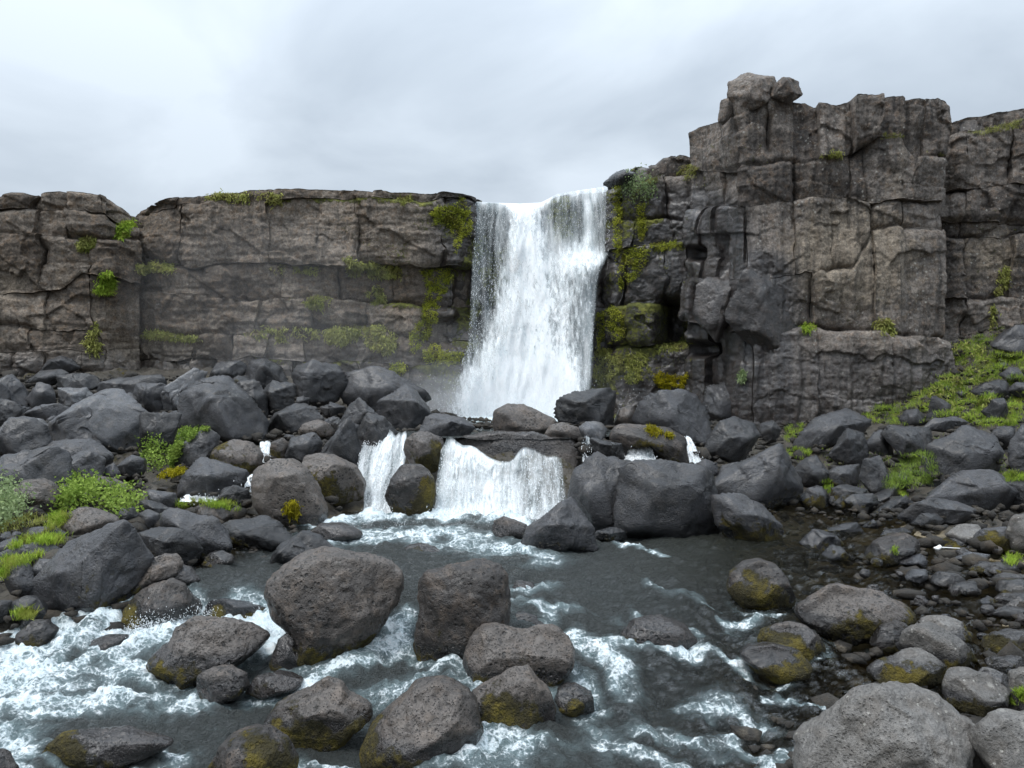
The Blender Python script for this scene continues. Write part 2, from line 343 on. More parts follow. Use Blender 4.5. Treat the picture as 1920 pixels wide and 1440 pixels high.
for px, z, Y in [(1150, -4.9, 23), (1000, -4.9, 21.5), (850, -4.9, 21.8), (700, -4.8, 21.6), (700, -4.9, 18), (900, -5.0, 18), (1150, -5.0, 18), (1350, -4.7, 21), (1500, -4.45, 21), (1600, -4.22, 20),
                 (1350, -4.7, 17), (1550, -4.28, 17), (1700, -4.18, 17), (550, -4.7, 17), (450, -4.7, 16), (500, -5.3, 14), (300, -5.3, 13), (100, -5.3, 12), (-150, -5.4, 11.5), (700, -5.4, 12.5), (950, -5.3, 13), (1200, -5.1, 13.5), (1400, -4.8, 14),
                 (1600, -4.62, 13.5), (1750, -4.58, 13.5), (1930, -4.20, 15), (1920, -4.75, 12), (1940, -4.85, 9.8), (0, -5.4, 9.5), (400, -5.5, 9.5), (800, -5.5, 9.5), (1150, -5.5, 10), (1400, -5.2, 10), (1550, -4.95, 10.5), (700, -5.5, 7), (1200, -5.5, 7), (0, -5.5, 7), (1500, -5.2, 7.5),
                 (960, -5.5, 3), (0, -5.4, 3), (1900, -4.8, 3)]:
    GP.append(np.array([(px - 960) / F * Y, Y, z]))
GP = np.array(GP)
_D = np.linalg.norm(GP[:, None, :2] - GP[None, :, :2], axis=2)
_A = np.block([[_D + np.eye(len(GP)) * 0.05, np.ones((len(GP), 1))], [np.ones((1, len(GP))), np.zeros((1, 1))]])
_w = np.linalg.solve(_A, np.append(GP[:, 2], 0))
def terrain(X, Y):
    X = np.asarray(X, float); Y = np.asarray(Y, float)
    z = np.full(X.shape, _w[-1])
    for (gx, gy, _), w in zip(GP, _w[:-1]): z = z + w * np.hypot(X - gx, Y - gy)
    return np.clip(z, -5.6, 4.5)
_weir = pl([(-14, 16.2), (-10, 16.0), (-6, 15.5), (-4, 15.2), (-2, 14.6), (0, 14.2), (3, 13.8)])
def water(X, Y):
    X = np.asarray(X, float); Y = np.asarray(Y, float)
    yw = _weir(X)
    zl = -4.0 - 0.55 * sstep(0, 1.0, yw - Y) - 0.32 * sstep(1.2, 5.5, yw - Y)
    zr = -4.0 - 0.85 * sstep(0, 7.5, 17.2 - Y)
    k = sstep(-0.6, 1.4, X)
    return zl * (1 - k) + zr * k
_YY = np.concatenate([np.arange(5, 16, 0.03), np.arange(16, 47, 0.06)])
def ground_hit(px, py):
    X = (px - 960) / F * _YY; Z = (720 - py) / F * _YY
    T = np.maximum(terrain(X, _YY), water(X, _YY))
    m = np.nonzero(Z <= T)[0]
    return _YY[m[0]] if len(m) else 44.0

CASC = []
def _c(*a, **k): CASC.append((a, k))
_c('broad white cascade sheeting over the flat table rock in the middle', [(826, 836, 1046, 25.1), (845, 826, 1052, 24.75), (900, 818, 1058, 24.3), (974, 798, 1068, 23.3)], 0.50, 9000, seed=3, lipc=[(0, -4), (.15, 2), (.32, 18), (.47, 34), (.58, 30), (.68, 12), (.8, 16), (.92, 26), (1, 36)],
        hole=[(900, 930, 18, 40, .10), (1040, 900, 10, 60, .08)])
_c('narrow stepped white chute beside the two stacked mossy boulders', [(812, 690, 762, 27.0), (845, 672, 762, 26.4), (880, 668, 757, 25.7), (902, 678, 738, 25.1), (940, 682, 730, 24.4), (975, 676, 738, 23.3)], 0.52, 3500, seed=4)
_c('thin white trickle behind the big rounded dark boulder', [(828, 486, 506, 27.6), (850, 490, 510, 27.0), (885, 494, 514, 26.4)], 0.6, 500, seed=5)
_c('small white spill above the pebbly channel between dark boulders', [(890, 470, 488, 25.0), (905, 452, 480, 24.4), (922, 438, 478, 23.8)], 0.75, 500, seed=6)
_c('flat white strip of water at the foot of the squared dark boulder', [(925, 350, 420, 23.6), (940, 338, 412, 22.9)], 0.75, 300, seed=8)
_c('small white gush bursting through the gap under the long mossy boulder', [(826, 1199, 1204, 27.3), (832, 1188, 1215, 27.2), (842, 1179, 1223, 26.8), (866, 1170, 1232, 26.2)], 0.8, 900, seed=9)
_c('slim white spout at the end of the long mossy boulder', [(818, 1283, 1294, 28.6), (840, 1286, 1306, 28.0), (872, 1290, 1318, 27.3)], 0.62, 500, seed=10)
_c('faint trickle running down beside the pale square stone', [(818, 1090, 1106, 26.4), (840, 1090, 1110, 26.0), (866, 1092, 1108, 25.6)], 0.32, 260, seed=12)

# ------------------------------------------------------------------ ground sheet
def axis(a, b, step, far):
    m = list(np.arange(a, b + 1e-6, step)); k = step; lo = [a]; hi = [b]
    while hi[-1] < far: k *= 1.35; hi.append(hi[-1] + k)
    k = step
    while lo[-1] > -far: k *= 1.35; lo.append(lo[-1] - k)
    return np.array(lo[:0:-1] + m + hi[1:])
xs = axis(-32, 36, 0.16, 400); ys = axis(5, 50, 0.16, 400)
GX, GY = np.meshgrid(xs, ys); gx, gy = GX.ravel(), GY.ravel()
gz = terrain(gx, gy)
pp = np.stack([gx, gy, gz * 0], 1)
lump, edge = facet2(gx, gy, 0.55, 3, tilt=0.5, step=0.28)
near = ((gx > -33) & (gx < 37) & (gy > 4) & (gy < 51)).astype(float)
gz = gz - near * 0.22 + near * (fbm(pp, 0.9, 5) * 0.16 + lump * 0.55 - 0.12 * np.exp(-(edge / 0.05) ** 2))
for _a, _k in CASC:
    for (q0, q1) in zip(_a[1][:-1], _a[1][1:]):
        for f_ in np.linspace(0, 1, 5):
            y_, xl_, xr_, Y_ = [q0[i] * (1 - f_) + q1[i] * f_ for i in range(4)]; a_ = P(xl_, y_, Y_); c_ = P(xr_, y_, Y_)
            d_ = np.hypot(np.maximum(np.maximum(a_[0] - gx, gx - c_[0]), 0), np.maximum(np.abs(gy - Y_ - .2) - .35, 0))
            gz = np.where(d_ < .9, np.minimum(gz, a_[2] - .45 + d_ * .9), gz)
land = sstep(-0.2, 0.25, gz - water(gx, gy))
ground = obj('ground', mesh_np('ground', np.stack([gx, gy, gz], 1), gridfaces(len(ys), len(xs)), M_bed, {'moss': land * (0.30 + 0.25 * fbm(pp, 0.5, 3, seed=4)), 'wet': .25 + .15 * land, 'tan': 1.1 * (1 - land)}))
tag(ground, kind='structure')

# ------------------------------------------------------------------ river
cols = np.arange(-260, 2190, 3.2); rows_Y = 6.5 * (27.5 / 6.5) ** np.linspace(0, 1, 470)
CP, RY = np.meshgrid(cols, rows_Y)
rx = ((CP - 960) / F * RY).ravel(); ry = RY.ravel()
rz = water(rx, ry)
def w2(px, py):            # point of the water surface seen at a pixel of the photograph
    Xs = (px - 960) / F * _YY; Zs = (720 - py) / F * _YY
    i = np.nonzero(Zs <= water(Xs, _YY))[0]; Y = _YY[i[0]] if len(i) else 25.0
    return np.array([(px - 960) / F * Y, Y])
foam = np.zeros(len(rx))
_wx = 0.55 * fbm(np.stack([rx, ry * .7, 0 * rx], 1), .7, 4, seed=41); _wy = 0.55 * fbm(np.stack([rx, ry * .7, 0 * rx], 1), .7, 4, seed=42)
def stroke(pts, w, inten):
    global foam
    q = [w2(*p_) for p_ in pts]
    for a, b_ in zip(q[:-1], q[1:]):
        ab = b_ - a; t = np.clip(((rx + _wx - a[0]) * ab[0] + (ry + _wy - a[1]) * ab[1]) / (ab @ ab + 1e-9), 0, 1)
        d = np.hypot(rx + _wx - a[0] - t * ab[0], ry + _wy - a[1] - t * ab[1])
        foam = np.maximum(foam, inten * np.exp(-(d / w) ** 2))
for pts, w, it in [
    ([(600, 985), (700, 978), (900, 972), (1060, 985)], 0.85, 1.15), ([(620, 1006), (850, 1014), (980, 1034)], 1.4, .66), ([(640, 1012), (690, 1005)], .5, .7),
    ([(1120, 1010), (1180, 1024), (1250, 1038)], .22, .8), ([(80, 1160), (200, 1165), (330, 1168), (400, 1165), (480, 1160)], .55, 1.15),
    ([(-50, 1228), (100, 1222), (250, 1200), (370, 1182)], .8, 1.25), ([(-50, 1275), (150, 1252), (285, 1240)], .5, 1.0), ([(-50, 1290), (120, 1288), (275, 1272)], .35, .72),
    ([(30, 1345), (150, 1332), (280, 1330), (410, 1322)], .28, .95), ([(100, 1372), (250, 1350)], .25, .7), ([(-20, 1400), (60, 1422)], .25, .6), ([(430, 1255), (480, 1222), (510, 1190), (525, 1160)], .28, 1.25),
    ([(395, 1325), (460, 1290)], .2, .9), ([(630, 1268), (700, 1232), (760, 1212), (778, 1192)], .42, 1.0), ([(640, 1305), (720, 1292), (780, 1268), (860, 1280)], .3, .62),
    ([(545, 1412), (620, 1422), (690, 1425)], .2, .8), ([(960, 1122), (1000, 1127), (1045, 1116)], .3, .85), ([(970, 1140), (1030, 1162), (1110, 1166)], .25, .6),
    ([(1080, 1210), (1130, 1235), (1200, 1262), (1230, 1305)], .28, 1.0), ([(1080, 1280), (1130, 1300), (1180, 1340), (1150, 1385)], .42, .85),
    ([(1150, 1165), (1200, 1190), (1260, 1217), (1330, 1225), (1380, 1242)], .22, .9), ([(1045, 1337), (1100, 1347), (1200, 1350), (1260, 1340)], .3, .9),
    ([(1285, 1280), (1350, 1300), (1405, 1312)], .3, .75), ([(1395, 1292), (1460, 1287), (1545, 1297)], .16, .95), ([(1415, 1312), (1480, 1332)], .2, .65),
    ([(1300, 1335), (1350, 1372), (1410, 1402), (1430, 1450)], .25, .9), ([(1395, 1445), (1425, 1392), (1485, 1370)], .22, .8), ([(950, 1402), (1050, 1402), (1160, 1412)], .3, .62),
    ([(1365, 1166), (1440, 1160), (1505, 1152)], .14, .62), ([(735, 1192), (795, 1188)], .3, .9), ([(1220, 1100), (1300, 1125), (1370, 1140)], .25, .45), ([(420, 1170), (470, 1165)], .3, 1.0),
    ([(200, 1130), (235, 1150)], .3, .9), ([(1440, 952), (1500, 957)], .12, .6), ([(330, 1290), (420, 1322)], .2, .6), ([(1180, 1390), (1300, 1400)], .3, .55), ([(880, 1395), (960, 1372)], .2, .6)]:
    stroke(pts, w * (.85 if pts[0][0] > 500 and pts[0][1] > 1060 else 1.25 if pts[0][0] < 120 else .9), it * (.64 if pts[0][0] > 500 and pts[0][1] > 1060 else .86 if pts[0][0] < 120 else 1))
p3 = np.stack([rx, ry, 0 * rx], 1)
foam = foam * np.clip(0.95 + 0.75 * fbm(np.stack([rx, ry * .6, 0 * rx], 1), 1.6, 4, seed=51), .15, 1.3)
flowp = np.stack([rx * 1.0, ry * 0.6, 0 * rx], 1)
rough = 0.75 + 0.25 * sstep(17.5, 14.5, ry) * sstep(9.5, 6.0, rx)           # rapids in front, calm pool on the right and behind
rough = np.maximum(rough, np.clip(foam, 0, 1))
hum = fbm(flowp, 0.55, 3, seed=2) * 0.16 + fbm(flowp, 1.7, 4, seed=3) * 0.13 + fbm(p3, 4.6, 3, seed=5) * 0.055 + fbm(np.stack([rx * .9, ry * 3.4, 0 * rx], 1), 1, 3, seed=6) * 0.055
rz2 = rz + rough * hum + np.clip(foam, 0, 1.2) * (0.06 + 0.10 * np.abs(fbm(p3, 3.0, 4, seed=8)) + 0.05 * fbm(p3, 9, 3, seed=9))
crest = np.clip(fbm(flowp, 0.9, 5, seed=6) - 0.05, 0, 1) * sstep(15.8, 13.8, ry) * sstep(7.5, 3.5, rx)
crest = crest + .6 * np.clip(fbm(np.stack([rx * 1.0 + .5 * ry, ry * 1.1, 0 * rx], 1), 1.6, 5, seed=66) - .12, 0, 1) * sstep(16.5, 14.5, ry) * sstep(8, 4, rx)
foam_v = foam + 0.36 * crest + 0.10 * rough * (1 - sstep(2, 7, rx))
depth = rz - terrain(rx, ry)
calm = sstep(1, 7, rx) * sstep(13, 17, ry)
shallow = sstep(1.0, 0.2, depth) * sstep(-2, 5, rx) 
shallow = np.maximum(shallow, sstep(0.35, 0.05, depth))
river = obj('river', mesh_np('river', np.stack([rx, ry, rz2], 1), gridfaces(len(rows_Y), len(cols)), M_water, {'foam': foam_v, 'shallow': shallow, 'calm': calm}))
tag(river, kind='structure')
# plunge pool above the boulder dam
ux, uy = np.meshgrid(np.linspace(-13, 13, 150), np.linspace(24.6, 47, 150)); ux, uy = ux.ravel(), uy.ravel()
up = np.stack([ux, uy, 0 * ux], 1); uz = -1.86 + fbm(up, 1.1, 4) * 0.05
uf = 1.2 * np.exp(-(((ux + 0.5) / 5.5) ** 2 + ((uy - 44) / 6.0) ** 2)) + 0.2
keep = (-1.86 > terrain(ux, uy) - 0.35) & (ux < 4.6) & (ux > -6.5) & (uy > np.interp(ux, [-13, -6, -4, -2.5, 2, 4, 8, 13], [33, 31, 27.2, 26.2, 26.2, 27.5, 29.5, 33]))
PF = gridfaces(150, 150); PF = PF[keep[PF].all(1)]
pool = obj('plunge_pool', mesh_np('plunge_pool', np.stack([ux, uy, uz], 1), PF, M_water, {'foam': uf, 'shallow': 0 * ux, 'calm': 0 * ux}))
tag(pool, kind='structure')

# ------------------------------------------------------------------ cliffs
def wet_field(X, Z, px, py):
    g = np.exp(-((px - 1010) / 190) ** 2) * 1.1
    g = np.maximum(g, 1.25 * np.exp(-((px - 1270) / 130) ** 2) * sstep(290, 440, py))
    g = np.maximum(g, 1.25 * np.exp(-((px - 1385) / 100) ** 2) * sstep(420, 540, py))
    g = np.maximum(g, 0.45 * sstep(600, 690, py))
    return g + 0.12
def tan_field(px, py):
    g = np.exp(-(((px - 1600) / 150) ** 2 + ((py - 480) / 120) ** 2)) * 0.95
    g = np.maximum(g, 0.8 * np.exp(-(((px - 260) / 170) ** 2 + ((py - 660) / 40) ** 2)))
    g = np.maximum(g, 0.7 * np.exp(-(((px - 20) / 60) ** 2 + ((py - 530) / 40) ** 2)))
    g = np.maximum(g, 0.6 * np.exp(-(((px - 1860) / 90) ** 2 + ((py - 480) / 80) ** 2)))
    return g
CL_SURF = []
def cliff(name, label, face, bounds, xr, jw, rowoff, seed, mat, fw=(1.5, .5), joints=None, back=9.0, jdepth=1.0, holes=(), offs=0.16, flute=0.5, core=1.0, ledge=0.0, jt=13, fa=1.0, strata=0.35):
    rng = random.Random(seed); Yf = pl(face); B = [pl(q) for q in bounds]
    x0, x1 = xr
    mid = 0.5 * (x0 + x1); base = P(mid, B[-1](mid), Yf(mid))
    root = tag(empty(name, base), label, 'cliff')
    def world(px, py, d):
        Y = Yf(px); dY = (Yf(px + 2) - Yf(px - 2)); dX = (px + 2 - 960) / F * Yf(px + 2) - (px - 2 - 960) / F * Yf(px - 2)
        n = np.hypot(dX, dY); nx, ny = dY / n, -dX / n
        X = (px - 960) / F * Y; Z = (720 - py) / F * Y
        X2, Y2 = X + nx * d, Y + ny * d
        return np.stack([X2, Y2, Z], -1), X, Y, Z
    nrow = len(B) - 1
    for i in range(nrow):
        ro = rowoff[i] if not isinstance(rowoff[i], (list, tuple)) else None
        rof = pl(rowoff[i]) if ro is None else (lambda x, ro=ro: x * 0 + ro)
        js = [x0]
        if joints and joints[i]:
            js += [j for j in joints[i] if x0 < j < x1]
        else:
            w0, w1 = jw[i] if isinstance(jw, list) else jw
            x = x0 + rng.uniform(.4, 1) * w0
            while x < x1 - 0.45 * w0: js.append(x); x += rng.uniform(w0, w1)
        js.append(x1)
        JT = [(rng.uniform(-jt, jt), rng.uniform(0, 50)) for _ in js]; JT[0] = JT[-1] = (0, 0)
        jd = [(rng.uniform(.015, .05) if rng.random() < .5 else rng.uniform(.12, .32)) * jdepth for _ in js]
        hd = (max(0.04, rng.gauss(0.16, 0.1)) * jdepth, max(0.04, rng.gauss(0.16, 0.1)) * jdepth)
        for k in range(len(js) - 1):
            xl, xrr = js[k], js[k + 1]; xm = .5 * (xl + xrr)
            ht, hb = B[i](xm), B[i + 1](xm)
            nu = int(np.clip((xrr - xl) / 2.0, 7, 90)); nv = int(np.clip((hb - ht) / 2.0, 6, 90))
            s, t = np.meshgrid(np.linspace(0, 1, nu), np.linspace(0, 1, nv)); s = s.ravel(); t = t.ravel()
            def jx(q, tilt, ph, t=t, yy=ht + (hb - ht) * t):
                if tilt == 0: return np.full(len(t), q, float)
                return q + tilt * (t - .5) + (1.5 + jt * .27) * fbm(np.stack([yy * 0 + ph, yy / 28.0, yy * 0], 1), 1, 3)
            px = jx(xl, *JT[k]) * (1 - s) + jx(xrr, *JT[k + 1]) * s
            def bnd(j):
                y = B[j](px)
                return y + (5.5 if 0 < j < nrow else 1.6) * fbm(np.stack([px / 40.0, px * 0 + 3.7 * j + seed, px * 0], 1), 1, 4)
            yt, yb = bnd(i), bnd(i + 1)
            py = yt * (1 - t) + yb * t
            X, Y, Z = (px - 960) / F * Yf(px), Yf(px), (720 - py) / F * Yf(px)
            wu = (xrr - xl) / F * Y; hu = (hb - ht) / F * Y
            q3 = np.stack([X, Y * 0.3, Z], 1)
            warp = fbm(q3, 0.8, 3, seed=2) * 0.5
            f1, e1 = facet2(X + warp + 0.4 * Z, Z * 1.25 - warp, fw[0], seed % 97 + 5, tilt=0.34, step=0.20)
            f2, e2 = facet2(X - warp * .6, Z * 1.5 + warp * .6, fw[1], seed % 89 + 9, tilt=0.36, step=0.20)
            d = rof(px) + rng.gauss(0, offs) + rng.uniform(-.22, .22) * (s - .5) * np.minimum(wu, 2) + rng.uniform(-.16, .16) * (t - .5) * np.minimum(hu, 2)
            d = d + fa * f1 * 0.30 + fa * f2 * 0.22 * np.clip(.7 + 1.2 * fbm(q3, .4, 2, seed=14), .1, 1.2) + fbm(q3, 0.35, 2, seed=1) * 0.26 + fbm(q3, 1.5, 5, 0.55, seed=3) * 0.07 + fbm(q3, 7, 3, seed=4) * 0.022 + strata * (.09 * fbm(np.stack([X * .22, X * 0, Z * 2.6 + warp * .5], 1), 1, 4, seed=33) - .05 * sstep(.25, .4, fbm(np.stack([X * .35, X * 0, Z * 3.1 + warp * .4], 1), 1, 3, seed=35))) + flute * fbm(np.stack([X * 2.2 + warp * .4, X * 0, Z * .16], 1), 1, 4) * .10
            d = d - 0.022 * np.exp(-(e1 / 0.06) ** 2) * (fbm(q3, 0.9, 2, seed=7) > 0)
            es0, es1 = s * wu, (1 - s) * wu; et0, et1 = t * hu, (1 - t) * hu
            fade = np.clip(0.55 + 1.3 * fbm(q3, 0.7, 2, seed=11), 0.05, 1.4)
            for ee, dd, wd in ((es0, jd[k], .13), (es1, jd[k + 1], .13), (et0, hd[0] * (0.7 if i == 0 else 1), .12), (et1, hd[1], .15)):
                d = d - fade * dd * (np.exp(-(ee / wd) ** 2) + 0.35 * np.exp(-(ee / (wd * 3)) ** 2))
            for hx, hy, hw, hh, hdp in holes:
                d = d - hdp * np.exp(-(((px - hx) / hw) ** 4 + ((py - hy) / hh) ** 4))
            V, X, Y, Z = world(px, py, d)
            gap = 0.010
            V[:, 0] += np.where(s == 0, gap, 0) - np.where(s == 1, gap, 0); V[:, 2] += np.where(t == 1, gap, 0) - np.where(t == 0, gap if i else 0, 0)
            faces = gridfaces(nv, nu)[:, ::-1]
            idx = np.arange(nu * nv).reshape(nv, nu)
            loop = np.concatenate([idx[0, :-1], idx[:-1, -1], idx[-1, :0:-1], idx[:0:-1, 0]])
            bd = 3.5 if i == 0 else 1.1
            Vb, *_ = world(px[loop], py[loop], d[loop] * 0 - bd)
            if i == 0: Vb[:, 2] = Vb[:, 2] + np.where(t[loop] < .02, 0.12 + 0.12 * fbm(Vb, 1, 3), 0)
            nb_ = len(loop); a = np.arange(nb_); b2 = (a + 1) % nb_; off = nu * nv
            side = np.stack([loop, off + a, off + b2, loop[b2]], 1)[:, ::-1]
            V = np.concatenate([V, Vb]); faces = np.concatenate([faces, side[:, ::-1]])
            pxa = np.concatenate([px, px[loop]]); pya = np.concatenate([py, py[loop]])
            wet = wet_field(None, None, pxa, pya); tanv = tan_field(pxa, pya)
            loc = V[:nu * nv].mean(0)
            mossv = 0.20 + 0.16 * fbm(V, 0.25, 3, seed=21) + 0.50 * np.exp(-((pxa - 1000) / 260) ** 2) * sstep(-.15, .4, fbm(V, 0.5, 3, seed=22))
            if ledge and i: mossv[:nu * nv] += ledge * np.exp(-(et0 / .35) ** 2) * sstep(330, 560, px) * (.55 + fbm(q3, .6, 3, seed=23))
            me = mesh_np('rock_block', V - loc, faces, mat, {'wet': wet, 'tan': tanv, 'moss': mossv})
            me.polygons.foreach_set('use_smooth', np.r_[np.ones(len(faces) - nb_, bool), np.zeros(nb_, bool)])
            obj('rock_block', me, root, loc - base)
    # the mass of rock behind the blocks, with the plateau on top
    px = np.linspace(x0 + 2, x1 - 2, 40); rowsd = []
    prof = [(0, back), (0, core), (0.5, core), (1, core), (1.15, core)]
    Vs = []
    for f_, dd in prof:
        py = B[0](px) * (1 - f_) + B[-1](px) * f_ + (5 if f_ == 0 else 0)
        V, *_ = world(px, py, px * 0 - dd); Vs.append(V)
    last = Vs[-1].copy(); last[:, 1] += 10; Vs.append(last)
    V = np.concatenate(Vs); fc = gridfaces(len(Vs), 40)
    obj('rock_core', mesh_np('rock_core', V - base, fc[:, ::-1], mat, {'wet': V[:, 0] * 0 + .5, 'tan': V[:, 0] * 0, 'moss': V[:, 0] * 0 + .1}), root)
    return root

cliff('cliff', 'low brown cliff outcrop with a rounded, lichen-spotted top beside the notch in the skyline', [(-200, 41.5), (120, 42.2), (200, 43.0), (262, 44.6)],
      [[(-200, 380), (0, 368), (20, 360), (40, 358), (55, 362), (75, 355), (100, 352), (130, 354), (160, 358), (190, 362), (215, 372), (235, 386), (262, 402)],
       [(-200, 400), (0, 392), (60, 388), (160, 392), (205, 405), (262, 424)],
       [(-200, 440), (0, 436), (90, 440), (150, 446), (262, 450)],
       [(-200, 540), (0, 548), (60, 550), (110, 545), (150, 515), (262, 528)],
       [(-200, 605), (0, 610), (90, 616), (180, 622), (262, 628)],
       [(-200, 655), (0, 660), (262, 656)], [(-200, 730), (262, 722)]],
      (-200, 262), [(45, 90), (60, 120), (80, 130), (55, 90), (50, 80), (35, 60)], [-0.35, 0.0, 0.15, 0.0, 0.1, 0.25], 11, M_cliffL, fw=(2.0, .7), strata=.6, fa=.9)
cliff('cliff', 'long grey-brown cliff wall that runs up to the waterfall, with grassy bedding ledges', [(225, 46.0), (300, 44.6), (500, 44.6), (800, 45.4), (855, 45.8), (905, 47.2)],
      [[(225, 418), (250, 400), (262, 390), (290, 380), (330, 372), (370, 370), (410, 362), (470, 358), (550, 357), (640, 355), (690, 360), (760, 362), (830, 362), (870, 366), (905, 376)],
       [(225, 425), (262, 400), (330, 386), (410, 378), (550, 374), (690, 374), (760, 373), (830, 371), (870, 374), (905, 384)],
       [(225, 470), (360, 500), (430, 492), (560, 495), (640, 502), (720, 498), (800, 502), (905, 502)],
       [(225, 545), (330, 548), (450, 562), (560, 556), (640, 562), (720, 567), (790, 573), (905, 575)],
       [(225, 634), (270, 624), (400, 629), (560, 622), (690, 614), (760, 632), (905, 640)],
       [(225, 676), (330, 676), (480, 671), (600, 680), (700, 676), (760, 690), (905, 684)],
       [(225, 730), (500, 725), (700, 740), (790, 800), (905, 820)]],
      (225, 905), [(110, 190), (130, 230), (80, 150), (70, 120), (60, 110), (50, 90)], [[(225, -.5), (300, .15), (905, .2)], 0.22, -0.28, 0.06, 0.18, [(225, .25), (760, .3), (820, .9), (905, 1.1)]], 23, M_cliffL, fw=(2.2, .7), offs=.10, ledge=.42, fa=.75, strata=.8,
      holes=[(835, 625, 42, 28, 1.1), (890, 560, 25, 60, .6)])
cliff('cliff', 'wet black rock wall standing behind the curtain of the waterfall', [(880, 47.4), (1170, 47.4)],
      [[(880, 379), (930, 382), (975, 385), (1015, 383), (1045, 368), (1090, 360), (1170, 352)], [(880, 480), (1170, 482)], [(880, 575), (1170, 580)], [(880, 680), (1170, 680)], [(880, 810), (1170, 810)]],
      (880, 1170), (70, 120), [0, [(880, -.1), (1050, 0), (1080, .6), (1170, .7)], [(880, 0), (1170, .5)], .5], 31, M_cliffR, back=12)
cliff('cliff', 'dark wet mossy cliff buttress between the waterfall and the tall tower', [(1136, 46.2), (1180, 45.2), (1250, 44.6), (1345, 44.0)],
      [[(1136, 342), (1150, 326), (1170, 306), (1190, 300), (1225, 300), (1240, 286), (1262, 282), (1275, 278), (1300, 286), (1310, 291), (1345, 291)],
       [(1136, 352), (1190, 342), (1240, 322), (1345, 330)], [(1136, 420), (1200, 412), (1345, 405)], [(1136, 472), (1220, 460), (1345, 452)], [(1136, 576), (1200, 571), (1345, 575)], [(1136, 648), (1345, 645)], [(1136, 800), (1345, 790)]],
      (1136, 1345), [(45, 80), (50, 90), (60, 90), (60, 100), (50, 90), (60, 100)], [-.5, -.1, .05, .2, [(1136, .3), (1240, .2), (1260, -.2), (1345, -.3)], .3], 41, M_cliffR, fw=(1.3, .5), holes=[(1274, 605, 34, 42, 2.6)], core=3.4, ledge=.5)
cliff('cliff', 'tall brown rock tower of jointed columns, the highest of the cliffs', [(1290, 43.2), (1335, 41.6), (1392, 39.0), (1560, 38.2), (1700, 38.0), (1790, 38.2), (1830, 39.2)],
      [[(1290, 250), (1303, 240), (1315, 235), (1345, 228), (1352, 222), (1365, 216), (1390, 205), (1450, 186), (1500, 184), (1515, 182), (1530, 193), (1570, 197), (1590, 191), (1600, 184), (1640, 184), (1690, 182), (1695, 190), (1710, 187), (1760, 184), (1776, 190), (1830, 232)],
       [(1290, 320), (1390, 318), (1460, 301), (1500, 297), (1600, 288), (1640, 262), (1690, 258), (1712, 292), (1770, 290), (1830, 295)],
       [(1290, 392), (1390, 386), (1480, 376), (1600, 366), (1640, 376), (1700, 371), (1780, 373), (1830, 376)],
       [(1290, 522), (1370, 522), (1500, 517), (1600, 500), (1640, 430), (1700, 421), (1830, 424)],
       [(1290, 606), (1390, 622), (1500, 614), (1650, 622), (1830, 642)], [(1290, 815), (1500, 815), (1700, 790), (1830, 720)]],
      (1290, 1782), [(55, 80), (60, 95), (80, 150), (90, 170), (90, 160)], [.1, [(1290, 0), (1620, 0), (1640, .3), (1782, .35)], .05, [(1290, .2), (1460, .1), (1782, -.05)], [(1290, .35), (1782, .2)]], 57, M_cliffR, fw=(2.6, .8), flute=1.5, offs=.2, jt=4, fa=.5, strata=.25, core=1.8, holes=[(1310, 476, 15, 12, 1.1), (1322, 575, 8, 34, .9), (1314, 655, 22, 14, 1.3), (1352, 480, 7, 40, .7)],
      joints=[[1318, 1352, 1390, 1440, 1489, 1536, 1600, 1646, 1694, 1735], [1318, 1352, 1390, 1488, 1600, 1625, 1712], [1318, 1345, 1372, 1400, 1490, 1560, 1640, 1700], [1345, 1400, 1520, 1640], [1330, 1410, 1530, 1660]], back=8)
cliff('cliff', 'far brown cliff behind the tower with a dark overhanging crack and yellow grass on top', [(1755, 40.5), (1800, 40.0), (1990, 39.4), (2300, 39)],
      [[(1755, 235), (1785, 226), (1810, 216), (1830, 208), (1870, 205), (1920, 193), (1990, 185), (2300, 190)], [(1755, 262), (1830, 246), (1920, 226), (2300, 225)], [(1755, 356), (1780, 357), (1900, 346), (2300, 345)], [(1755, 418), (1780, 417), (1850, 410), (1920, 415), (2300, 415)],
       [(1755, 445), (1920, 440), (2300, 440)], [(1755, 560), (1920, 556), (2300, 556)], [(1755, 740), (1920, 720), (2300, 700)]],
      (1755, 2300), [(50, 90), (60, 110), (70, 130), (60, 110), (70, 110), (60, 110)], [-.9, 0.1, .2, -.35, -.1, .1], 67, M_cliffR, fw=(1.3, .5), back=10)

# ------------------------------------------------------------------ falling water
def drops(name, parent, pts, size, elong, seed, base):
    """loose drops and short threads of water, one bipyramid each"""
    rng = np.random.default_rng(seed); n = len(pts)
    w = size * rng.uniform(.5, 1.25, n); l = w * elong * rng.uniform(.5, 1.6, n)
    a = rng.uniform(0, 6.28, n); tx, ty = rng.normal(0, .18, n), rng.normal(0, .1, n)
    V = np.zeros((n, 5, 3))
    for k in range(3):
        V[:, k, 0] = np.cos(a + k * 2.094) * w; V[:, k, 1] = np.sin(a + k * 2.094) * w
    V[:, 3, 2] = l; V[:, 4, 2] = -l; V[:, 3, 0] = tx * l; V[:, 4, 0] = -tx * l
    V += pts[:, None, :] - base
    f = np.array([[0, 1, 3], [1, 2, 3], [2, 0, 3], [1, 0, 4], [2, 1, 4], [0, 2, 4]])
    Fc = (np.arange(n)[:, None, None] * 5 + f[None]).reshape(-1, 3)
    o = obj(name, mesh_np(name, V.reshape(-1, 3), Fc, M_drop, smooth=False), parent); o['kind'] = 'stuff'
    return o
lip = pl([(880, 377), (930, 380), (975, 382), (1015, 380), (1045, 364), (1090, 356), (1150, 348)])
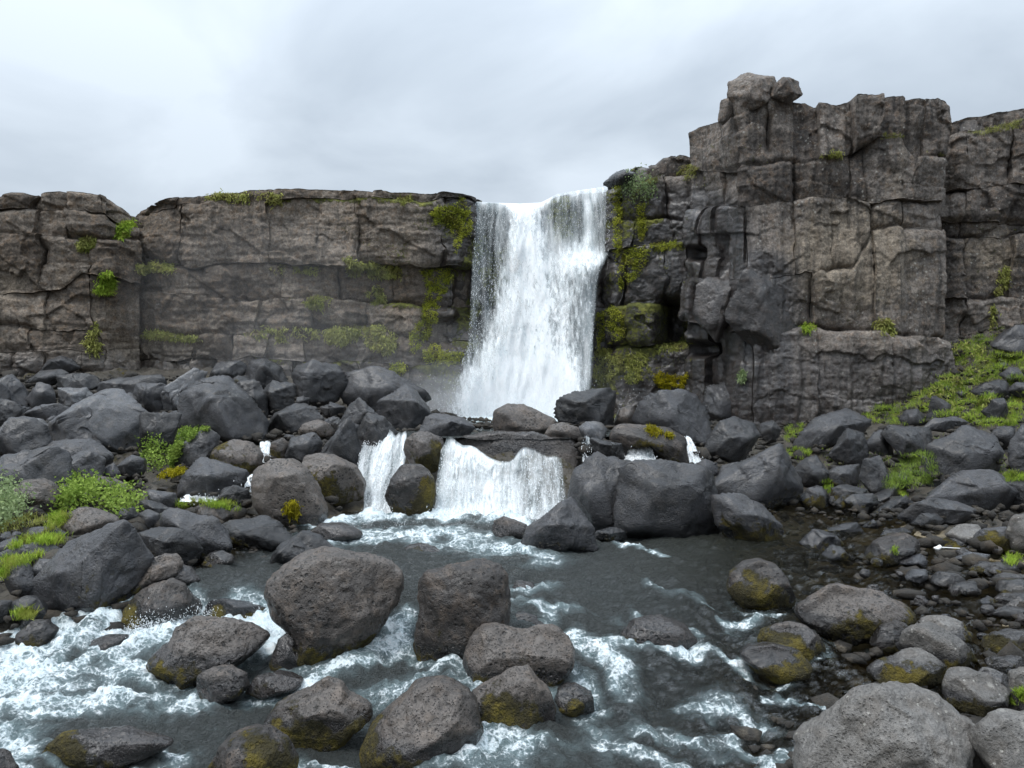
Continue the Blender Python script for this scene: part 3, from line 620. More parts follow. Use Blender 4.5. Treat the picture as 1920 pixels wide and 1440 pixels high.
f_xl = pl([(340, 888), (420, 886), (500, 881), (640, 874), (690, 858), (740, 842), (800, 826)]); f_xr = pl([(340, 1149), (470, 1147), (500, 1130), (530, 1122), (640, 1116), (780, 1104), (800, 1102)])
def fall_dens(px, py):
    core = np.interp(py, [370, 500, 640, 780], [985, 990, 975, 960]); cw = np.interp(py, [370, 500, 640, 780], [30, 45, 75, 110])
    d = 0.31 + 0.52 * np.exp(-((px - core) / cw) ** 2)
    c2 = np.interp(py, [370, 480, 640, 780], [1040, 1060, 1045, 1040]); d = d + 0.20 * np.exp(-((px - c2) / 40) ** 2) * sstep(400, 500, py)
    d = d + 0.13 * sstep(1040, 1065, px); d = d + 0.22 * np.exp(-(((px - 1105) / 45) ** 2 + ((py - 492) / 26) ** 2)) + 0.15 * np.exp(-((px - 1103) / 6) ** 2) * sstep(370, 380, py) * sstep(490, 470, py)
    d = d + 0.22 * sstep(620, 740, py) - 0.06 * np.exp(-((px - 905) / 30) ** 2)
    d = d + 0.16 * np.exp(-((py - lip(px)) / 14) ** 2) * (px < 1050) + 0.10 * np.exp(-((px - 1090) / 50) ** 2) * sstep(400, 350, py)
    d = d - 0.16 * np.exp(-(((px - 1075) / 30) ** 2 + ((py - 410) / 45) ** 2)) - 0.10 * np.exp(-(((px - 1080) / 25) ** 2 + ((py - 620) / 70) ** 2))
    return d
fbase = P(985, 785, 45.0)
wf = tag(empty('waterfall', fbase), 'tall white waterfall plunging over the dark cliff lip into the boulders', 'waterfall')
def fall_Y(px, py): 
    t = np.clip((py - lip(px)) / 420, 0, 1)
    return 46.6 - 1.5 * np.sqrt(t) - 0.5 * sstep(470, 500, py) * sstep(1040, 1090, px) + 0.3 * np.sin(px / 37.0) * t
for li, (name, dy) in enumerate((('back_curtain', .45), ('middle_curtain', 0.0), ('front_curtain', -.45))):
    nu, nv = 120, 170
    s, t = np.meshgrid(np.linspace(0, 1, nu), np.linspace(0, 1, nv)); s = s.ravel(); t = t.ravel()
    ins = (0, 0.01, 0.03)[li]
    s2 = ins + s * (1 - 2 * ins)
    pyy = 345 + t * 445; px = f_xl(pyy) * (1 - s2) + f_xr(pyy) * s2
    py = lip(px) + t * (795 - lip(px)); px = f_xl(py) * (1 - s2) + f_xr(py) * s2
    Y = fall_Y(px, py) + dy + 0.25 * fbm(np.stack([px / 30, py / 110, px * 0 + li], 1), 1, 3)
    d = fall_dens(px, py) - (-0.04, 0.04, 0.12)[li]
    d = d - 0.35 * sstep(0.03, 0.0, np.minimum(s, 1 - s)) - 0.15 * sstep(.12, .0, np.minimum(s, 1 - s)) * sstep(480, 700, py)
    X = (px - 960) / F * Y; Z = (720 - py) / F * Y
    V = np.stack([X, Y, Z], 1)
    if li == 0:   # the water comes over the lip from the stream on the plateau
        top = V[:nu].copy(); top[:, 1] += 4; top[:, 2] += 0.05
        V = np.concatenate([top, V]); nvv = nv + 1; d = np.concatenate([d[:nu] * 0 + .6, d]); X = V[:, 0]; Z = V[:, 2] + np.r_[np.full(nu, 4.0), np.zeros(nu * nv)]
    else: nvv = nv
    me = mesh_np(name, V - fbase, gridfaces(nvv, nu), M_fall[li], {'dens': d, 'fu': X, 'fv': Z}); obj(name, me, wf)
rng = np.random.default_rng(5)
n = 15000; py = 350 + 440 * rng.random(n) ** 0.8; s = .015 + rng.random(n) * .97
px = f_xl(py) * (1 - s) + f_xr(py) * s; ok = (py > lip(px) + 4) & (rng.random(n) < 0.35 + fall_dens(px, py) * 0.8); px, py = px[ok], py[ok]
Y = fall_Y(px, py) - 0.5 - rng.random(len(px)) * 0.9 * np.clip((py - 350) / 400, .1, 1)
drops('spray_drops', wf, np.stack([(px - 960) / F * Y, Y, (720 - py) / F * Y], 1), 0.012, 3.4, 6, fbase)
n = 5000; px = rng.normal(955, 95, n); py = 790 - np.abs(rng.normal(0, 34, n)) ; Y = 44.5 - rng.random(n) * 2.6
drops('splash_drops', wf, np.stack([(px - 960) / F * Y, Y, (720 - py) / F * Y], 1), 0.016, 1.4, 7, fbase)

def cascade(label, rowsq, dens, nd, dsize=0.014, seed=1, hole=None, lipc=((0, 0), (1, 0))):
    q = np.array(rowsq, float); y0, y1 = q[0, 0], q[-1, 0]
    nu, nv = 50, 60
    s, t = np.meshgrid(np.linspace(0, 1, nu), np.linspace(0, 1, nv)); s = s.ravel(); t = t.ravel()
    py = y0 + t * (y1 - y0) + (1 - t) ** 2 * (pl(lipc)(s) + (.05 * (y1 - y0)) * fbm(np.stack([s * 7, s * 0 + seed, s * 0], 1), 1, 3))
    xl, xr_, Yq = [np.interp(py, q[:, 0], q[:, k]) for k in (1, 2, 3)]
    px = xl * (1 - s) + xr_ * s
    bul = 0.25 * (xr_ - xl) / F * Yq * (4 * s * (1 - s)) ** .5 * .35
    Y = Yq - bul + 0.12 * fbm(np.stack([px / 18, py / 30, px * 0 + seed], 1), 1, 4)
    X = (px - 960) / F * Y; Z = (720 - py) / F * Y
    base = P(.5 * (q[-1, 1] + q[-1, 2]), y1, q[-1, 3])
    root = tag(empty('cascade', base), label, 'cascade', 'small cascades spilling between the boulders')
    d = dens + .16 * fbm(np.stack([s * 5, t * .5, s * 0 + seed], 1), 1, 3) - 0.30 * sstep(.06, 0, np.minimum(s, 1 - s)) - 0.25 * sstep(.05, 0, t) + 0.1 * sstep(.7, 1, t)
    if hole:
        for hx, hy, hw, hh, hv in hole: d = d - hv * np.exp(-(((px - hx) / hw) ** 2 + ((py - hy) / hh) ** 2))
    for k, dy in enumerate((0.0, -0.09, 0.06)):
        V = np.stack([X, Y + dy, Z], 1) - base
        obj('water_sheet', mesh_np('water_sheet', V, gridfaces(nv, nu), M_cveil if k == 2 else M_casc, {'dens': d - .1 * (k == 1) + .12 * (k == 2), 'fu': X + 3.7 * k, 'fv': Z}), root)
    r = np.random.default_rng(seed); s = .01 + r.random(nd) * .98; t = .08 + .92 * r.random(nd) ** .8; py = y0 + t * (y1 - y0) + (1 - t) ** 2 * pl(lipc)(s)
    xl, xr_, Yq = [np.interp(py, q[:, 0], q[:, k]) for k in (1, 2, 3)]
    px = xl * (1 - s) + xr_ * s; Y = Yq - r.random(nd) * .35 - .1
    keep = r.random(nd) < .45 * np.clip(dens + .2 - (sum(hv * np.exp(-(((px - hx) / hw) ** 2 + ((py - hy) / hh) ** 2)) for hx, hy, hw, hh, hv in hole) * 2.5 if hole else 0), .02, 1)
    px, py, Y = px[keep], py[keep], Y[keep]
    pts = np.stack([(px - 960) / F * Y, Y, (720 - py) / F * Y], 1)
    m = len(pts) // 3   # thrown up where it lands
    ang = r.random(m); lx = q[-1, 1] * (1 - ang) + q[-1, 2] * ang; ly = y1 + 6 - np.abs(r.normal(0, 11, m)); lY = q[-1, 3] - r.random(m) * .7
    pts = np.concatenate([pts, np.stack([(lx - 960) / F * lY, lY, (720 - ly) / F * lY], 1)])
    drops('spray_drops', root, pts, dsize, 2.0, seed + 50, base)
    return root
for _k in CASC: cascade(*_k[0], **_k[1])
# drops thrown up by the rapids: part of the river
pts = []
r = np.random.default_rng(77)
for (x0_, y0_, x1_, y1_, n_, hgt) in [(240, 1205, 370, 1158, 1800, 34), (370, 1160, 480, 1158, 700, 22), (430, 1250, 520, 1170, 900, 18), (700, 1228, 775, 1192, 500, 22), (640, 985, 1050, 978, 1500, 12), (120, 1215, 240, 1200, 700, 12)]:
    for _ in range(n_):
        k = r.random(); px = x0_ + k * (x1_ - x0_) + r.normal(0, 8); py = y0_ + k * (y1_ - y0_) + r.normal(0, 6)
        w_ = w2(px, py); zz = float(water(w_[0], w_[1])); up_ = abs(r.normal(0, .45)) * hgt / F * w_[1]
        pts.append((w_[0], w_[1], zz + 0.03 + up_))
o = drops('river_spray', river, np.array(pts), 0.0075, 1.4, 78, np.zeros(3))

# ------------------------------------------------------------------ boulders
_ico = {}
def ico(k):
    if k not in _ico:
        bm = bmesh.new(); bmesh.ops.create_icosphere(bm, subdivisions=k, radius=1.0)
        me = bpy.data.meshes.new('ico_%d' % k); bm.to_mesh(me); bm.free()
        v = np.zeros(len(me.vertices) * 3, np.float32); me.vertices.foreach_get('co', v)
        fa = np.zeros(len(me.polygons) * 3, np.int32); me.polygons.foreach_get('vertices', fa)
        bpy.data.meshes.remove(me)
        _ico[k] = (v.reshape(-1, 3).astype(np.float64), fa.reshape(-1, 3))
    return _ico[k]
def outline_radius(pts, th):
    """distance from the centroid to the outline for every angle"""
    n = len(pts); r = np.zeros(len(th)); dx, dz = np.cos(th), np.sin(th)
    for i in range(n):
        a, b_ = pts[i], pts[(i + 1) % n]; e = b_ - a
        den = dx * e[1] - dz * e[0]; den = np.where(np.abs(den) < 1e-9, 1e-9, den)
        t = (a[0] * e[1] - a[1] * e[0]) / den; u = (a[0] * dz - a[1] * dx) / den
        ok = (t > 0) & (u >= -1e-6) & (u <= 1 + 1e-6); r = np.where(ok, np.maximum(r, t), r)
    return r
MATS = {'r': M_round, 'a': M_ang, 'p': M_pale, 'g': M_big, 'c': M_cliffR}
KIND = {'r': (0.80, 5, .75, .035), 'a': (0.46, 4, 1.0, .022), 'p': (0.5, 4, 1.0, .022), 'g': (0.66, 4, .95, .035), 'c': (.5, 4, 1, .022)}
def boulder(kind, moss, wet, label, pts, seed, depth=0.8, Y=None, name='boulder', group=None, sink=0.14):
    rng = np.random.default_rng(seed)
    pts = np.array(pts, float); c = .5 * (pts.min(0) + pts.max(0)); w, h = pts.max(0) - pts.min(0)
    yb = pts[:, 1].max(); xb = pts[pts[:, 1] > yb - .12 * h][:, 0].mean()
    D_px = .5 * depth * min(max(w, h * .8), 1.6 * min(w, h) + 6)
    Yb = Y if Y else ground_hit(xb, yb - 1.5)
    Dm = D_px / F * Yb
    Yc = Yb + Dm * 0.55
    m = Yc / F
    q = np.stack([pts[:, 0] - c[0], c[1] - pts[:, 1]], 1) * m
    q[:, 1] = np.where(q[:, 1] < -.25 * h * m, q[:, 1] - sink * h * m * sstep(.25 * h * m, .5 * h * m, -q[:, 1]), q[:, 1])   # bedded in water or ground
    if kind in 'ap': q = q * 1.10
    size = max(w, h)
    lv = 3 if size < 26 else 4 if size < (60 if kind in 'apc' else 75) else 5 if size < 190 else 6
    d, fa = ico(lv)
    th = np.arctan2(d[:, 2], d[:, 0]); 
    tt = np.linspace(-np.pi, np.pi, 361); rr = outline_radius(q, tt)
    kk = 4 if kind in 'rg' else 2
    rr = np.convolve(np.r_[rr[-kk - 1:-1], rr, rr[1:kk + 1]], np.ones(2 * kk + 1) / (2 * kk + 1), 'valid'); rr[-1] = rr[0]
    rho = np.interp(th, tt, rr)
    ex, npl, hard, amp = KIND[kind]
    sb = np.clip(d[:, 1], -1, 1); cb = np.sqrt(1 - sb * sb)
    V = np.stack([rho * cb ** ex * np.cos(th), Dm * np.sign(sb) * np.abs(sb) ** (ex + .12), rho * cb ** ex * np.sin(th)], 1)
    hw, hh = w * m * .5, h * m * .5; ext = np.array([hw, Dm, hh])
    p = V / ext
    wq = sstep(0.0, .26, np.abs(sb)) if kind != 'r' else sstep(0.03, .38, np.abs(sb))
    nrm = []
    if kind == 'r': nrm = [((0, -.55, .83), .62, .9)] if rng.random() < .75 else []
    else:
        lo = .43 if kind in 'ap' else .6
        nrm = [((rng.uniform(-.4, .4), -.42, .85), lo, .76), ((-.75 + rng.uniform(-.2, .2), -.62, rng.uniform(-.2, .35)), lo, .78), ((.75 + rng.uniform(-.2, .2), -.62, rng.uniform(-.2, .35)), lo, .78), ((rng.uniform(-.35, .35), -.85, -.45), lo + .1, .82)]
        order = rng.permutation(len(nrm)); nrm = [nrm[i_] for i_ in order]
    for _ in range(npl):
        a = rng.uniform(-1, 1); nrm.append(((a * 1.0, -rng.uniform(.45, 1.0), rng.uniform(-.35, .85)), .66, .93))
    for _ in range(3): nrm.append(((rng.uniform(-1, 1), rng.uniform(.3, 1), rng.uniform(-.3, .9)), .62, .9))
    for nn, l0, l1 in nrm:
        nn = np.array(nn); nn /= np.linalg.norm(nn)
        sd_ = p @ nn; lim = sd_.max() * rng.uniform(l0, l1)
        ov = np.maximum(sd_ - lim, 0); p = p - (ov * hard * wq)[:, None] * nn
    V = p * ext
    L_ = (hw + hh + Dm) / 3
    if kind in 'apc':
        full = size > 85
        # broken block: convex hull of the outline, a front ridge and a back, with lightly worn edges
        ol = [t_ for t_ in q]
        while len(ol) > (8 if full else 6):     # keep the corners that matter most
            ar = [abs((ol[i_][0] - ol[i_ - 1][0]) * (ol[(i_ + 1) % len(ol)][1] - ol[i_ - 1][1]) - (ol[i_][1] - ol[i_ - 1][1]) * (ol[(i_ + 1) % len(ol)][0] - ol[i_ - 1][0])) for i_ in range(len(ol))]
            ol.pop(int(np.argmin(ar)))
        ol = np.array(ol); H = [(x, rng.uniform(-.30, .35) * Dm, z) for x, z in ol]
        k_ = 2; zr = rng.uniform(.0, .5)
        for xr_ in np.sort(rng.uniform(-.62, .62, k_)):
            zz = np.clip(zr + rng.uniform(-.22, .22), -.1, .62); lim_ = 1 - max(zz, 0) * .55
            H.append((xr_ * hw * lim_, -Dm * rng.uniform(.72, 1), zz * hh))
        for xr_ in ((rng.uniform(-.4, .4),) if rng.random() < .6 else (rng.uniform(-.6, -.2), rng.uniform(.15, .6))): H.append((xr_ * hw, -Dm * rng.uniform(.55, .95), -hh * rng.uniform(.6, .95)))
        for x, z in ol[::2]: H.append((x * .6, Dm * rng.uniform(.7, 1), z * .6))
        bm = bmesh.new()
        for h_ in H: bm.verts.new([float(c_) for c_ in h_])
        bmesh.ops.convex_hull(bm, input=bm.verts); bm.normal_update()
        pn = np.array([f_.normal[:] for f_ in bm.faces]); pd = np.array([f_.normal.dot(f_.verts[0].co) for f_ in bm.faces]); bm.free()
        okp = pd > .03 * L_; pn, pd = pn[okp], pd[okp]
        # thin out nearly equal planes so that edges stay crisp
        keep_ = []
        for i_ in np.argsort(pd):
            if all(pn[i_] @ pn[j_] < .955 for j_ in keep_): keep_.append(i_)
        pn, pd = pn[keep_], pd[keep_]
        qd = np.stack([V[:, 0] / hw, V[:, 1] / Dm, V[:, 2] / hh], 1); qd = V / (np.linalg.norm(V, axis=1, keepdims=True) + 1e-9)
        a_ = np.maximum(qd @ pn.T, 0) / pd
        pw = 110.0 if kind != 'c' else 60.0
        rr_ = ((a_ ** pw).sum(1)) ** (-1 / pw)
        V = qd * np.minimum(rr_, 2.2 * max(hw, hh, Dm))[:, None]
        p = V / ext
    nd = V / (np.linalg.norm(V, axis=1, keepdims=True) + 1e-6)
    off = rng.uniform(0, 50, 3)
    q3 = V + off
    disp = fbm(q3 / L_, 1.3, 3) * amp * L_ * 1.3 + fbm(q3, 2.6, 4, .55) * min(.045, .05 * L_ + .004)
    if kind in 'apgc':
        f1, e1 = facet2(q3[:, 0] + .5 * q3[:, 1] + .2 * fbm(q3, 1, 2), q3[:, 2] - .4 * q3[:, 1], max(.42 * L_, .10), int(off[0] * 7) + 3, tilt=.42, step=.15)
        disp = disp + f1 * .36 * (.35 + .65 * wq)
    disp = disp + fbm(q3, 11, 3, .6) * min(.013, .02 * L_)
    if kind == 'r': disp = disp - .016 * sstep(.25, .6, fbm(q3, 7.5, 2, seed=3))
    V = V + nd * disp[:, None]
    cz = (720 - c[1]) * m; cx = (c[0] - 960) * m
    V = V + np.array([cx, Yc, cz])
    base = np.array([cx, Yc, V[:, 2].min()])
    wz = np.maximum(water(V[:, 0], V[:, 1]), -9); T = terrain(V[:, 0], V[:, 1])
    inwater = (T < wz + .15).astype(float) if c[1] > 880 else 0 * wz
    rel = (V[:, 2] - (c[1] * 0 + (720 - yb) * m)) / (h * m)
    sdv = rng.uniform(0, 6.28); mv = moss * (1.45 - 1.35 * rel + .55 * (nd[:, 0] * math.cos(sdv) - nd[:, 1] * abs(math.sin(sdv)))) + .75 * moss * fbm(V, 1.1 / max(L_, .2), 3, seed=5) - .10
    wv = wet + inwater * 1.1 * sstep(.55, .05, V[:, 2] - wz) + .25 * fbm(V, .9, 2, seed=9) * wet
    mv = mv + inwater * .34 * sstep(.55, .05, V[:, 2] - wz) * (0.5 + fbm(V, 1.1, 3, seed=6))
    mv = np.where(p[:, 2] < 1, mv, mv)
    o = obj(name, mesh_np(name, V - base, fa, MATS[kind], {'moss': mv, 'wet': wv, 'tan': V[:, 0] * 0}), None, base)
    tag(o, label, 'rock', group)
    LABELLED.append((label, c, size)); FOOT.append((cx, Yc, hw, Dm))
    return o
LABELLED = []; FOOT = []

